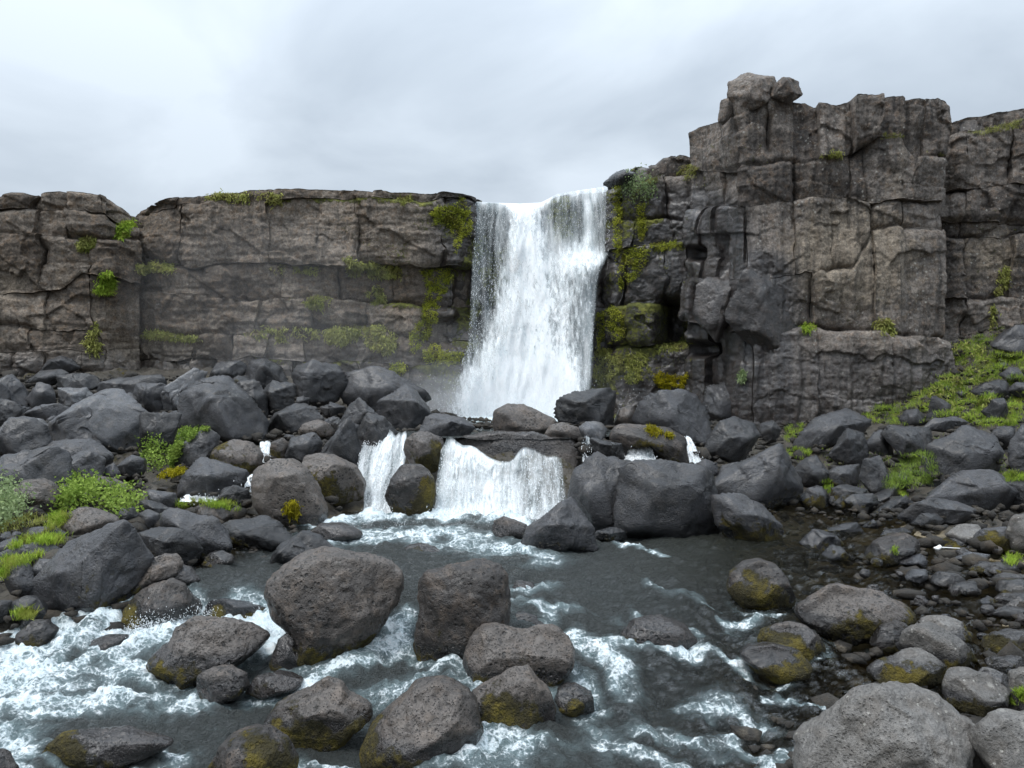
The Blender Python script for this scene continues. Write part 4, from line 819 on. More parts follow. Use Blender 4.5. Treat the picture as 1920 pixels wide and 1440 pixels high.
B_DATA = '''
r|.28|0|largest rounded brown-grey boulder full of tiny holes, narrowing downwards, in the foreground rapids|499,1107 505,1080 530,1055 570,1034 610,1026 650,1030 690,1040 730,1052 752,1075 756,1105 748,1135 725,1165 700,1192 660,1222 620,1240 590,1242 570,1230 555,1200 540,1175 515,1145|.75
r|.32|0|tall upright grey boulder with a mossy edge next to the largest rounded boulder|788,1090 800,1068 850,1053 905,1053 940,1060 952,1085 957,1140 955,1190 930,1225 880,1242 830,1243 790,1230 775,1205 780,1165|.75
r|.36|0|bean-shaped pitted boulder with a dip in its top, before the tall upright boulder|870,1225 880,1195 905,1175 935,1172 975,1180 1010,1170 1045,1176 1068,1195 1078,1225 1072,1252 1045,1274 1000,1292 920,1292 880,1278 868,1250|.8
r|.42|0|peaked grey boulder with a brown mossy side in front of the bean-shaped one|880,1305 900,1285 935,1265 968,1246 990,1248 1010,1275 1035,1300 1045,1330 1040,1352 1000,1363 950,1367 900,1350 880,1328|.8
r|.46|0|smooth domed boulder with a mossy skirt at the bottom edge, under the peaked one|680,1397 690,1365 730,1325 780,1287 830,1270 870,1280 893,1315 902,1360 895,1397 860,1416 800,1422 720,1425 685,1415|.85
r|.45|.2|lumpy boulder with a knob on top and dark moss on its flanks, in white water|487,1365 515,1320 545,1305 580,1288 608,1270 640,1278 655,1305 690,1318 697,1342 670,1367 640,1387 590,1396 555,1400 520,1400 495,1388|.7
r|.55|0|round pitted mossy boulder cut by the bottom edge below the lumpy one|380,1445 420,1390 460,1368 500,1365 535,1385 555,1425 555,1475 470,1495 385,1475|.9
r|.20|.45|dark wet hump-backed boulder between the white pool and the largest boulder|281,1250 290,1220 320,1200 325,1180 360,1160 420,1157 470,1165 513,1190 490,1215 455,1238 400,1257 350,1276 310,1267 285,1262|.8
r|.12|.15|small smooth egg-shaped boulder below the dark wet hump-backed one|370,1290 372,1265 395,1252 430,1250 465,1262 468,1285 450,1305 400,1316 375,1310|.8
r|.35|.6|small wet black two-lobed rock tucked under the largest boulder|507,1240 515,1220 522,1195 540,1183 555,1200 565,1225 582,1240 577,1256 530,1259 510,1256|.9
a|.55|.5|low wet wedge with an olive mossy end above the hump-backed boulder|390,1157 395,1130 420,1122 460,1130 500,1145 497,1168 450,1168 400,1168|.8
r|.40|.35|wedge-shaped rock with water sliding off its side beside the splashing white water|233,1172 236,1140 255,1120 285,1098 320,1087 345,1095 352,1115 370,1140 380,1152 330,1152 290,1154 265,1170 245,1177|.8
r|.32|0|pitted sloping rock behind the wedge-shaped rock at the river edge|240,1117 242,1085 260,1060 300,1040 330,1038 345,1055 340,1082 300,1094 270,1110|.8
r|.15|0|small pitted cap rock with a pointed top leaning on the sloping pitted rock|290,1087 310,1072 335,1056 355,1065 377,1088 350,1097 310,1094|.8
a|.26|0|big dark smooth-faced slab boulder at the white water with cracked lobes at its foot|72,1122 80,1095 105,1065 103,1045 120,1020 150,1003 205,985 240,978 262,995 273,1030 275,1052 255,1072 240,1087 235,1122 225,1138 190,1148 165,1152 150,1135 110,1132|.7
a|.10|0|broad grey block leaning against the big smooth-faced slab|265,1000 290,992 345,993 366,1010 373,1035 365,1058 340,1066 300,1060 272,1052|.8
a|.18|0|long grey ridge rock with white lichen spots, running down to the water|300,985 305,962 340,957 375,962 405,975 430,1000 436,1022 425,1042 390,1054 360,1030 340,1000|.8
r|.05|0|smooth rounded grey boulder just below the leafy green shrub|110,992 125,965 150,952 180,955 215,970 226,987 200,1004 140,1010|.9
a|.32|.4|flat wet brown slab with a mossy front edge by the dark eddy|410,1012 408,988 440,975 490,972 520,980 545,1003 542,1017 500,1024 450,1027 425,1024|1.1
a|.08|.15|smooth grey wedge with a sharp tip just behind the largest boulder|500,1062 525,1035 530,1018 570,994 600,1006 632,1028 600,1046 560,1056 530,1064|.9
r|.12|.7|flat wet rock awash with foam below the narrow chute|578,997 600,982 640,980 675,994 682,1006 640,1011 600,1010|1.2
r|.2|.9|low submerged hump making a smooth bulge in the pale pool|745,1036 765,1022 790,1017 815,1025 832,1038 790,1044|1.2
r|.10|.1|small rounded stone at the foam edge beside the triangular boulder|920,995 925,975 945,968 965,975 990,985 987,1006 950,1010 930,1006|.9
a|.16|.1|triangular dark boulder standing in the pool under the broad cascade|978,1017 990,990 1020,970 1050,945 1070,936 1090,955 1110,985 1116,1010 1112,1027 1060,1031 1000,1033 980,1030|.8
a|.12|.3|stepped dark block beside the broad cascade, behind the triangular boulder|1073,940 1078,885 1095,860 1120,852 1150,858 1180,872 1185,940 1180,995 1120,997 1090,975|.8
a|.22|.2|largest squared black block with a vertical crack, in the middle of the stream|1160,990 1160,930 1165,880 1180,868 1230,865 1290,875 1325,885 1337,920 1339,988 1330,1002 1270,1007 1200,1003|.75
a|.42|.05|grey block with a pointed chin and brown waterline, next to the squared black block|1337,965 1340,935 1365,927 1395,930 1430,950 1445,975 1460,990 1463,1012 1430,1017 1385,1019 1360,1000 1345,985|.8
a|.1|.4|small low stone at the foot of the squared black block|1112,1008 1120,995 1150,988 1172,998 1176,1010 1140,1013|.9
a|.34|.1|big dark pyramid boulder behind the still dark pool|1338,932 1342,905 1370,880 1420,850 1455,834 1475,845 1495,875 1503,900 1498,932 1440,949 1380,949|.7
a|.30|.2|tilted dark block with a smooth slanting top above the pyramid boulder|1320,847 1335,815 1350,790 1380,783 1410,795 1421,815 1405,842 1385,864 1355,867 1335,857|.8
a|.16|.45|big black split boulder under the bright yellow moss cushions|1198,785 1205,755 1240,735 1290,735 1320,765 1330,800 1325,827 1290,832 1250,820 1215,806|.8
r|.42|.35|long brown mossy boulder with yellow tufts, arched over a white gush|1141,828 1145,805 1165,793 1200,798 1250,803 1285,822 1292,866 1262,872 1238,848 1210,832 1180,838 1160,846|.7
a|.04|.1|two-humped grey boulder at the foot of the waterfall, with a raised corner|1041,777 1045,750 1075,737 1105,742 1135,729 1153,740 1156,770 1145,797 1100,804 1060,794|.8
r|.02|.05|smooth brown whale-backed boulder right in front of the waterfall foot|924,792 926,768 950,757 980,758 1010,770 1046,787 1040,803 1010,814 950,812 928,808|.8
r|.40|.2|brown mossy stone between the whale-backed and the two-humped boulders|1018,815 1030,797 1055,792 1085,800 1092,822 1050,827|.9
p|.02|0|small pale square stone in front of the two-humped boulder|1085,802 1100,790 1125,792 1138,805 1130,824 1095,828|.9
a|.12|.4|dark wet block under the pale square stone|1100,845 1112,822 1140,820 1165,832 1172,858 1140,866 1108,862|.9
r|.42|.55|flat-topped table rock that the broad cascade runs over|845,835 870,818 920,812 1000,811 1070,816 1090,840 1086,900 1072,955 1000,978 880,978 835,930|.5|26.0
a|.03|.2|low dark boulder at the edge of the misty plunge pool|788,806 800,782 830,778 865,785 889,803 870,817 830,822 800,822|.9
r|.62|.45|round mossy boulder perched on top of another beside the white chute|757,850 760,825 780,810 800,808 830,820 836,845 825,872 800,877 775,870|.95
r|.58|.45|mossy boulder under the perched round one, with white water on both sides|722,932 735,895 755,870 785,868 805,885 815,910 813,947 795,967 760,972 735,957|.9
r|.58|.25|rust-brown rounded boulder at the lip of the narrow chute|565,882 570,855 600,848 630,855 665,875 686,905 680,927 640,935 600,928 570,902|.85
r|.22|.1|big round black boulder with a golden tuft at its base|475,912 480,880 510,860 545,860 575,880 600,920 617,955 610,977 560,980 500,972 480,947|.85
r|.60|.1|mossy yellow-brown boulder with bare grey patches behind the squared dark boulder|393,867 405,840 435,823 465,828 490,850 494,870 470,887 430,892 405,882|.9
a|.10|0|squared dark boulder with a sloping top in the pebbly channel|338,922 345,890 370,863 410,868 460,885 458,907 440,923 400,928 360,930|.8
a|.10|.1|small dark arched stone with dry grass in front, by the flat strip of water|408,942 420,915 440,910 465,920 470,947 460,953 430,952|.9
a|.06|0|slanting dark slab beside the tall green moss cushion|328,872 340,835 365,812 390,802 412,820 405,847 380,870 350,880|.8
p|.02|0|widest pale grey slab with a rippled face in the boulder field|92,827 100,795 140,762 180,735 215,731 240,755 270,772 262,812 250,837 200,832 170,820 130,833|.6
a|.08|0|dark block between the widest pale slab and the tall green moss cushion|258,832 268,780 300,773 328,777 332,802 320,837 290,855|.8
p|0|0|light grey slab leaning like a ramp against the huge dark boulder|298,757 310,730 340,705 365,692 385,700 378,722 348,745 330,768 310,773|.7
a|.04|0|huge dark boulder with flat tilted faces in the middle of the boulder field|332,772 345,735 380,712 420,708 445,730 470,745 495,790 500,817 470,826 425,822 380,808 340,796|.75
a|.03|.1|blocky dark rock at the cliff foot above the huge dark boulder|393,708 405,680 450,676 460,690 450,710 430,722|.8
a|.03|.25|dark rock with a pale vertical wet face at the cliff foot|453,720 462,690 470,676 500,673 527,690 537,722 500,735|.8
a|.04|.25|dark broken block below the rock with the pale wet face|432,735 450,715 485,718 500,740 498,775 470,770 445,760|.8
a|.03|.35|shadowed black block wedged behind the huge dark boulder|490,735 510,715 545,720 552,750 545,775 505,775|.8
a|.04|.15|tall dark boulder with a ledge across its face, under the cliff|548,702 555,688 590,680 630,685 642,715 634,747 600,762 570,752 558,732|.75
a|.05|.3|long black ridge rock shining wet beside the misty pool|645,740 650,700 700,690 735,697 765,713 798,735 800,750 760,757 720,770 670,772|.7
a|.06|.3|pointed black boulder streaked with dripping water next to the misty pool|710,780 725,745 760,721 780,735 802,760 814,782 800,801 765,810 735,804 715,794|.8
a|.06|.2|dark angular rock leaning on the pointed streaked boulder|638,795 655,760 675,747 700,765 717,785 704,807 670,818|.8
a|.12|.1|sharp upright dark rock with white specks above the narrow chute|640,800 650,788 662,795 672,838 670,862 640,860 600,852 622,820|.8
a|.06|0|faceted grey block beside the sharp upright rock|533,857 545,820 560,808 590,812 605,830 598,858 565,866|.8
a|.08|.1|low broad rock in front of the tall ledged boulder|498,805 515,775 550,758 590,762 605,785 590,805 545,815|.8
r|.34|.1|flat rounded rock with a bright yellow moss spot|555,812 570,792 595,785 620,795 628,815 590,822|1.0
a|.06|.25|dark sloping rock just above the white chute water|662,845 675,800 692,776 722,785 742,812 730,838 690,848|.8
r|.5|.1|small brown mossy stone beside the thin trickle|504,860 510,828 530,820 542,832 536,862 520,866|.9
a|.02|0|low grey boulder cut by the side edge, half way up the boulder field|-30,725 0,708 22,703 40,718 55,750 53,765 20,764 -30,760|.8
a|.02|0|small dark boulder overlapping the low grey one at the side edge|-30,745 0,718 10,725 18,745 8,765 -20,770|.8
a|.04|0|flat grey slab at the cliff foot near the ferny crack|45,716 75,697 110,693 126,700 112,718 75,726 55,726|.8
a|.05|0|wedge rock touching the cliff foot above the flat slab|72,697 95,675 115,669 135,673 152,690 120,700|.8
a|.03|0|brownish block against the cliff beside the flat slab|106,725 112,705 150,700 180,707 192,722 170,736 130,734|.8
a|.03|0|rounded brown-grey boulder under the flat slab at the cliff foot|53,748 60,730 75,719 95,722 105,740 100,762 75,768 60,760|.9
p|.02|0|pale-topped block above the widest pale slab|103,748 110,728 130,725 160,728 174,740 166,758 135,766 112,762|.8
a|.03|0|low flat rock in front of the brown-grey boulder|45,780 72,762 110,757 132,766 122,782 90,788 60,790|.8
a|.02|0|long dome-shaped rock lying behind the widest pale slab|186,735 200,715 225,709 280,705 307,710 312,730 285,748 220,750|.8
a|.02|0|round-topped dark boulder in the hollow behind the widest pale slab|247,742 255,720 280,712 306,720 313,742 302,770 270,772 255,760|.9
a|.02|0|small dark wedge beside the round-topped boulder in the hollow|228,745 243,735 262,748 262,768 242,766|.9
a|.02|0|dark boulder at the side edge above the big speckled block|-30,770 5,748 25,752 42,768 34,786 -20,800|.8
p|.03|0|small grey slab wedged above the big speckled block|43,795 60,782 80,788 90,802 68,806|.8
a|.04|0|big speckled block at the side edge beside the widest pale slab|-20,850 5,800 20,783 60,785 88,803 92,828 72,848 30,858 -10,860|.8
a|.03|0|long flat rock under the front edge of the widest pale slab|62,850 80,830 130,825 165,824 192,840 208,852 202,872 170,864 120,860|.8
a|.02|0|low dark hump under the overhang of the widest pale slab|113,830 140,812 165,812 192,828 182,845 140,842|.8
a|.03|0|broad dark boulder at the side edge above the pale willow bush|-30,880 20,852 70,850 100,837 120,855 136,885 136,903 105,910 50,912 -30,922|.8
a|.05|0|dark cracked boulder next to the broad one, above the leafy shrub|125,868 150,848 175,847 193,862 199,887 190,900 150,904 133,893|.8
a|.05|0|small dark stone at the pebbly channel beside the cracked boulder|193,878 215,867 227,887 216,899 198,900|.9
r|.02|0|grey pitted boulder behind the pale willow bush|25,920 45,900 75,898 100,908 112,930 106,957 80,962 60,950 40,932|.9
a|.05|0|little rock peeping out behind the leafy green shrub|101,915 120,902 140,908 134,925 110,926|.9
r|.03|0|pointed smooth rock behind the top of the leafy shrub|166,908 185,891 205,896 235,910 242,922 200,926|.9
a|.04|0|egg-like cracked rock sitting on a flatter rock right of the leafy shrub|277,932 285,918 305,916 326,925 332,947 316,958 290,950|.9
a|.05|0|flatter rock under the egg-like cracked rock|262,955 268,940 290,943 322,957 312,972 280,970|.9
r|.03|0|smooth dark dome between the grassy strip and the flat wet slab|358,968 370,948 390,941 415,951 433,966 422,982 385,982|.9
a|.05|0|small block below the leafy shrub, next to the smooth rounded boulder|219,975 228,953 250,952 260,970 242,990|.9
a|.08|0|grey block with white lichen above the leaning grey block|250,988 258,962 275,955 298,965 302,987 270,996|.9
a|.30|.4|flat wet rock in the pebbly channel below the round bush|220,875 250,853 270,860 274,882 250,898 225,896|1.1
a|.02|0|low rock ringed by grass at the side edge under the willow|-5,1050 30,1025 60,1018 90,1020 110,1038 96,1054 50,1054|.9
a|.06|0|cracked block under the grass beside the big smooth-faced slab|13,1085 20,1063 50,1058 64,1070 70,1098 56,1114 25,1112|.9
a|.04|0|rounded dark rock between the cracked block and the big slab|58,1072 75,1048 95,1050 102,1072 87,1100 68,1100|.9
r|.30|.2|dark rock at the side bank with a mossy flank, lapped by white water|31,1207 35,1185 60,1165 85,1165 106,1182 96,1204 60,1215|.9
a|.1|.3|small stone under the grass tuft on the side bank|33,1178 45,1156 62,1159 66,1174 50,1182|.9
a|.30|.35|dark mossy rock behind the grass tuft on the side bank|13,1155 25,1130 50,1118 76,1125 87,1147 70,1160 40,1158|.9
a|.05|.2|dark rock at the side edge beyond the grass tuft|-30,1160 -5,1125 15,1128 17,1150 0,1162|.9
a|.02|0|small grey rock at the side edge above the grassy ring|-10,1035 3,1015 25,1010 34,1020 26,1038|.9
a|.02|0|long low grey rock in the grass below the pale willow|38,1008 60,990 100,987 120,1000 113,1014 60,1016|.9
r|.3|.3|mossy stone at the foot of the long grey ridge rock|378,1058 390,1038 415,1031 436,1040 440,1054 410,1064|.9
r|.15|.9|brown rock awash in the white pool with foam breaking over it|152,1216 175,1200 210,1190 242,1190 232,1208 190,1222|1.0
r|.42|.75|long low wet rock with golden moss near the bottom edge|58,1428 85,1395 115,1375 150,1370 180,1372 235,1365 272,1378 335,1387 300,1412 200,1434 100,1438|.7
r|.1|.3|dark rock cut off by the bottom corner beside white water|-60,1405 0,1408 32,1440 40,1480 -60,1490|.9
r|.15|.85|smooth rock under a film of sliding water below the egg-shaped boulder|460,1294 480,1266 520,1260 572,1271 562,1292 500,1300|1.0
r|.15|.7|small dark wet rock behind the bean-shaped boulder|955,1175 965,1150 985,1147 1010,1155 1028,1168 1000,1182|.9
r|.1|.95|submerged dome just past the tall upright boulder|948,1110 970,1088 1000,1091 1018,1107 985,1114|1.1
r|.25|.9|water-covered rock with a smooth film pouring over it in mid-stream|1160,1195 1190,1160 1240,1154 1292,1175 1313,1202 1300,1215 1240,1214|1.0
r|.35|.9|brown submerged rock at the foot of the peaked grey boulder|1030,1325 1045,1290 1080,1282 1112,1300 1115,1330 1070,1336|1.0
r|.56|.1|half-mossed round boulder with white lichen on top, alone in the dark pool|1366,1102 1372,1075 1395,1058 1425,1050 1455,1061 1475,1085 1490,1115 1491,1132 1430,1134 1385,1128|.9
r|.75|.3|flattish golden moss-covered rock, the front one of two touching|1388,1228 1405,1212 1450,1207 1500,1220 1521,1245 1506,1264 1450,1270 1410,1258|.9
r|.70|.3|golden moss-covered rock, the back one of two touching|1420,1204 1430,1180 1465,1169 1505,1171 1535,1190 1551,1215 1542,1234 1480,1234 1440,1220|.9
r|.46|.1|wide grey-topped boulder with mossy overhanging flank in the shallows|1491,1152 1500,1132 1535,1110 1560,1098 1600,1104 1640,1103 1670,1120 1700,1132 1716,1155 1706,1172 1640,1184 1580,1192 1520,1180|.75
r|.52|.05|round mossy-sided stone just below the wide overhanging boulder|1633,1207 1650,1175 1680,1164 1700,1171 1711,1190 1696,1212 1660,1218|.9
g|.48|0|long slanting boulder with a bright mossy flank in the shallows|1689,1208 1692,1185 1710,1172 1740,1164 1780,1185 1820,1225 1843,1247 1800,1260 1750,1257 1705,1238|.75
g|.36|0|grey boulder with a dark mossy hollow behind the long slanting one|1727,1172 1750,1157 1790,1159 1810,1170 1816,1212 1790,1218 1750,1197|.9
g|.50|0|humped grey boulder with mossy front above the biggest corner boulder|1632,1258 1650,1240 1690,1228 1735,1221 1765,1240 1778,1262 1760,1277 1700,1286 1650,1285|.85
g|.44|0|chunky boulder with golden moss on one shoulder at the bank|1772,1302 1778,1270 1800,1261 1850,1263 1875,1280 1896,1302 1900,1332 1870,1347 1820,1347 1785,1328|.85
g|.06|0|biggest pale grey boulder with crusty lichen bands in the bottom corner|1500,1480 1506,1410 1540,1368 1570,1330 1610,1294 1670,1279 1720,1281 1765,1310 1800,1340 1850,1372 1885,1440 1880,1500 1650,1510|.8
g|.10|0|sloping grey slab running out past the biggest corner boulder|1835,1395 1850,1368 1880,1345 1940,1340 2010,1360 2010,1490 1890,1490|.8
g|.34|.1|pale stone with a mossy face at the edge of the shallows|1846,1217 1858,1190 1885,1184 1935,1182 1940,1218 1900,1230 1860,1230|.9
g|.2|.1|long flat stone like a step in the shallows near the edge|1848,1247 1860,1231 1935,1227 1945,1252 1880,1260|1.0
g|.2|0|grey stone behind the chunky boulder with golden moss|1823,1265 1845,1251 1880,1261 1902,1282 1890,1302 1850,1294|.9
g|.25|0|grey stone beside a green tuft at the bank edge|1893,1300 1900,1262 1940,1252 1955,1300 1945,1345 1905,1340|.9
a|.30|.3|low peaked rock in the dark pool, farthest from the bank|1498,1018 1525,992 1545,995 1575,1010 1582,1022 1530,1030|.9
a|.30|.3|flat-topped rock behind the low peaked rock in the dark pool|1547,998 1575,982 1605,980 1622,1000 1580,1006|.9
a|.32|.5|small wet shining rock in the dark pool before the low peaked one|1538,1047 1560,1020 1580,1025 1592,1044 1565,1050|.9
r|.34|.15|smooth two-toned boulder with a grass blade tuft in the shallows|1623,1044 1640,1015 1660,1008 1700,999 1722,1014 1726,1042 1690,1050 1650,1056|.85
a|.2|.2|tiny rock between the dark pool and the far bank|1618,988 1635,973 1648,980 1648,990|1.0
a|.25|.2|thin flat rock behind the smooth two-toned boulder|1648,1010 1660,995 1695,990 1712,999 1690,1008|1.0
p|.0|.1|small ridged grey stone by the smooth two-toned boulder|1687,1058 1710,1044 1730,1039 1742,1056 1725,1064|1.0
p|0|.05|smooth oval grey stone in the shallow water|1696,1085 1715,1068 1735,1067 1747,1087 1725,1093|.95
r|.32|.3|brownish pitted stone beside the smooth oval one|1743,1093 1760,1070 1795,1074 1812,1092 1785,1105|1.0
r|0|0|reddish-grey slab lying in the shallows|1774,1108 1790,1092 1830,1089 1835,1112 1810,1114|1.0
a|.62|0|small mossy stone above the white litter|1763,1023 1780,1006 1800,1009 1817,1027 1790,1034|1.0
g|.2|0|grey bank stone with dark moss patch behind the small mossy stone|1773,1003 1800,984 1835,984 1842,1012 1817,1029 1790,1014|.9
a|.58|0|dark bank stone with a rust-olive mossy face|1828,1013 1840,994 1880,988 1902,1015 1892,1031 1845,1031|.9
g|.05|0|speckled dark stone at the edge beside the rust-olive mossy one|1888,1000 1892,970 1935,958 1950,1010 1940,1030 1900,1026|.9
p|.05|0|flat grey stone beyond the white litter|1792,1048 1815,1035 1850,1039 1853,1053 1810,1054|1.0
r|.3|.1|low brown stone beside the small green tuft on the bank|1815,1070 1840,1052 1900,1053 1914,1072 1840,1077|1.0
r|.1|.1|low reddish stone at the edge of the shallows|1860,1088 1880,1072 1925,1077 1932,1093 1880,1096|1.0
r|.3|.2|mossy rounded stone under the low reddish one|1868,1108 1875,1090 1910,1084 1935,1090 1938,1113 1885,1116|1.0
r|.02|0|pinkish pitted stone at the edge of the shallows|1868,1132 1880,1112 1935,1109 1942,1141 1880,1142|1.0
p|.0|.3|tiny pale stone beside the pinkish pitted one|1838,1133 1855,1119 1872,1127 1872,1137|1.0
r|.15|.3|flat half-sunk stone below the pinkish pitted one|1855,1151 1890,1137 1935,1141 1940,1155 1880,1156|1.1
a|.05|0|small bank rock in front of the broad low slab|1708,984 1725,962 1755,962 1767,976 1740,989|.9
a|.04|.1|long black rock with a pale lower face at the foot of the tower|1498,840 1510,805 1550,778 1590,769 1622,778 1637,790 1626,812 1590,812 1550,834 1515,847|.7
a|.02|0|upright blue-grey block in front of the long black rock|1554,853 1575,820 1590,804 1605,802 1622,815 1627,842 1616,869 1590,876 1565,864|.8
a|.05|0|dark cracked rock beside the upright blue-grey block|1623,834 1640,809 1655,807 1671,825 1677,848 1650,854 1632,849|.8
a|.12|.1|black hollow-fronted rock with a grassy top|1657,815 1668,798 1710,803 1745,804 1750,832 1736,852 1700,852 1680,836|.8
a|.03|0|largest blue-black boulder on the grassy slope|1748,890 1750,838 1775,814 1815,798 1842,830 1870,820 1882,850 1872,884 1840,896 1790,897|.7
a|.05|0|speckled dark rock in the grass above the hollow-fronted rock|1688,788 1700,770 1720,766 1736,780 1732,796 1700,797|.9
a|.02|0|upright black block standing in the grass|1740,788 1745,745 1755,742 1781,760 1776,783 1755,794|.9
a|.04|0|low dark rock at the top of the largest blue-black boulder|1728,804 1750,785 1790,781 1812,790 1798,809|.9
a|.03|0|dark split rock high in the grass on the slope|1828,736 1845,718 1870,712 1892,720 1890,742 1865,752|.9
a|.03|0|dark block beside the split rock high on the slope|1891,733 1905,717 1930,720 1935,738 1910,742|.9
a|.03|0|small dark stone surrounded by bright grass high on the slope|1878,703 1890,690 1910,689 1920,705 1900,714|.9
a|.05|0|large dark rock at the cliff foot on top of the slope|1860,648 1880,635 1900,611 1935,613 1940,662 1890,666 1868,658|.8
a|.02|0|dark rock in the middle of the grassy slope|1848,773 1860,750 1880,747 1892,770 1882,790 1855,785|.9
a|.02|0|dark rock above the blue-black boulder near the edge|1853,818 1870,799 1900,801 1903,834 1875,840|.9
a|.02|0|tall blue-black boulder cut by the edge|1893,865 1900,830 1920,799 1960,800 1960,888 1910,894|.8
a|.03|.0|broad low blue-grey slab above the shallows|1733,934 1760,905 1800,885 1850,882 1892,900 1908,930 1893,954 1830,959 1770,954|.8
a|.03|0|brown-edged slab beside the broad low slab|1888,910 1930,894 1960,930 1910,950|.8
a|.15|0|dark squarish rock in the grass next to the pyramid boulder|1494,884 1510,862 1530,856 1546,875 1562,895 1530,909 1505,904|.9
a|.34|.1|brown mossy rock below the upright blue-grey block|1546,890 1570,875 1605,871 1617,890 1602,909 1565,910|.9
a|.05|.1|angular rock with a shiny face below the cracked rock|1611,899 1620,862 1650,857 1672,895 1674,915 1640,925|.8
a|.42|.3|brown mossy rock at the water line of the dark pool|1498,938 1515,915 1540,911 1557,930 1552,951 1510,952|.9
a|.30|.3|wet dark rock beside the mossy one at the pool edge|1553,944 1560,915 1590,909 1622,918 1605,934 1580,954|.9
a|.30|.15|flat-topped brown rock at the pool edge|1583,939 1600,927 1635,927 1652,945 1632,960 1600,959|.9
a|.05|.1|small dark rock between two tufts near the pool|1630,935 1660,920 1687,914 1685,934 1650,943|.9
a|.05|0|small stone at the foot of the bright green patch|1678,910 1685,890 1705,888 1712,908 1695,916|.9
a|.22|.1|pitted bank rock at the start of the shallows|1638,964 1665,940 1695,929 1712,945 1682,960|.9
a|.18|0|long sloping bank rock before the broad low slab|1688,970 1710,945 1750,934 1800,944 1835,967 1760,980|.8
a|.22|.1|small dark rock above the pyramid boulder at the tower foot|1423,818 1430,795 1450,789 1465,805 1457,824 1435,827|.9
a|.40|.2|mossy brown rock in front of the pyramid boulder|1336,910 1355,875 1380,867 1397,875 1378,905|.9
a|.10|.4|low wet rock between the squared black block and the white spout|1298,874 1320,860 1345,869 1349,888 1320,894|.9
a|.05|.4|black crumpled rock at the foot of the tower|1316,770 1325,725 1360,718 1392,720 1407,760 1397,790 1350,790 1325,780|.8
a|.05|.2|flat dark rock leaning on the base of the tower|1413,783 1420,762 1470,756 1480,775 1462,794|.9
r|.2|.3|small wet stone behind the two-humped boulder|1150,795 1160,765 1185,758 1195,785 1175,805|.9
'''
def parse(p): return [tuple(float(v) for v in q.split(',')) for q in p.split()]
for i, line in enumerate(B_DATA.strip().split('\n')):
    k, ms, wt, lab, pts, dp, *yy = line.split('|')
    boulder(k, float(ms), float(wt), lab, parse(pts), 100 + i, float(dp), Y=float(yy[0]) if yy else None)
# rocks lodged on the cliffs
boulder('c', .05, 0, 'big squared block on the very top of the tower', parse('1364,185 1366,150 1378,136 1405,131 1420,134 1425,142 1458,140 1462,165 1440,180 1400,205 1372,208'), 901, .9, Y=38.4)
boulder('c', .02, 0, 'rounded boulder beside the squared block on the very top of the tower', parse('1443,182 1450,158 1465,143 1485,140 1500,150 1505,180 1480,192 1455,188'), 902, .9, Y=38.0)
boulder('c', 0, 0, 'pale wedge of rock propped under the squared block on top of the tower', parse('1345,225 1349,190 1366,182 1378,205 1370,222 1355,230'), 903, .8, Y=38.9)
boulder('c', .04, 1.3, 'huge black boulder leaning against the foot of the tower, above head height', parse('1360,598 1364,570 1392,515 1418,498 1450,486 1468,515 1506,526 1511,560 1503,640 1460,660 1410,640'), 911, .36, Y=38.3)
boulder('c', .04, 1.3, 'black slab standing under the huge leaning boulder at the edge of the dark recess', parse('1302,600 1306,535 1330,518 1372,520 1380,560 1362,610 1340,628'), 912, .5, Y=39.6)
boulder('a', .06, .6, 'thin rock ledge jutting over the water at the end of the waterfall lip', parse('1134,340 1148,326 1168,318 1190,325 1185,345 1150,348'), 905, .9, Y=44.6)
# filler stones wedged between the others, and small stones of the river bank
# foam that piles up where the rapids meet the boulders
extra = np.zeros(len(rx)); rap = sstep(16.2, 14.2, ry) * sstep(8.5, 4.0, rx)
for bx, by, bw, bd_ in FOOT:
    m_ = (np.abs(rx - bx) < bw * 1.7 + .6) & (np.abs(ry - by) < bd_ * 1.7 + .8); dx_, dy_ = rx[m_] - bx, ry[m_] - by
    e_ = np.sqrt((dx_ / bw) ** 2 + (dy_ / bd_) ** 2); extra[m_] = np.maximum(extra[m_], np.exp(-((e_ - 1.02) * (bw + bd_) * .5 / .14) ** 2) * .40)
foam_v = foam_v + rap * extra * np.clip(.6 + fbm(p3, 1.3, 3, seed=61), 0, 1.2)
river.data.attributes['foam'].data.foreach_set('value', foam_v.astype(np.float32))
rng = np.random.default_rng(4)
nfill = 0
zones = [('boulder field below the cliff', 'small dark stone wedged among the bigger rocks of the boulder field below the long cliff wall', [(-40, 720), (600, 715), (700, 830), (560, 850), (400, 840), (120, 870), (-40, 900)], 30, (18, 38), 'a'),
         ('grassy slope', 'small dark stone half buried in the grassy slope under the far cliff', [(1640, 800), (1800, 690), (1960, 640), (1960, 880), (1840, 930), (1680, 900)], 14, (12, 26), 'a'),
         ('shallows', 'small river stone lying in the brown shallows by the bank', [(1640, 1060), (1930, 1000), (1940, 1340), (1790, 1240), (1600, 1110)], 36, (12, 28), 'r'),
         ('river bank', 'small dark stone on the bouldery bank between shrub and river', [(0, 960), (260, 930), (420, 940), (260, 990), (110, 1100), (0, 1190)], 14, (16, 32), 'a')]
def inside(poly, x, y):
    c = False; n = len(poly)
    for i in range(n):
        (x1, y1), (x2, y2) = poly[i], poly[i - 1]
        if (y1 > y) != (y2 > y) and x < (x2 - x1) * (y - y1) / (y2 - y1) + x1: c = not c
    return c
def sample(poly, n, rng):
    a = np.array(poly); lo, hi = a.min(0), a.max(0); r = []
    while len(r) < n:
        x, y = rng.uniform(lo, hi)
        if inside(poly, x, y): r.append((x, y))
    return r
NAMED = list(LABELLED); used = {}
import re as _re
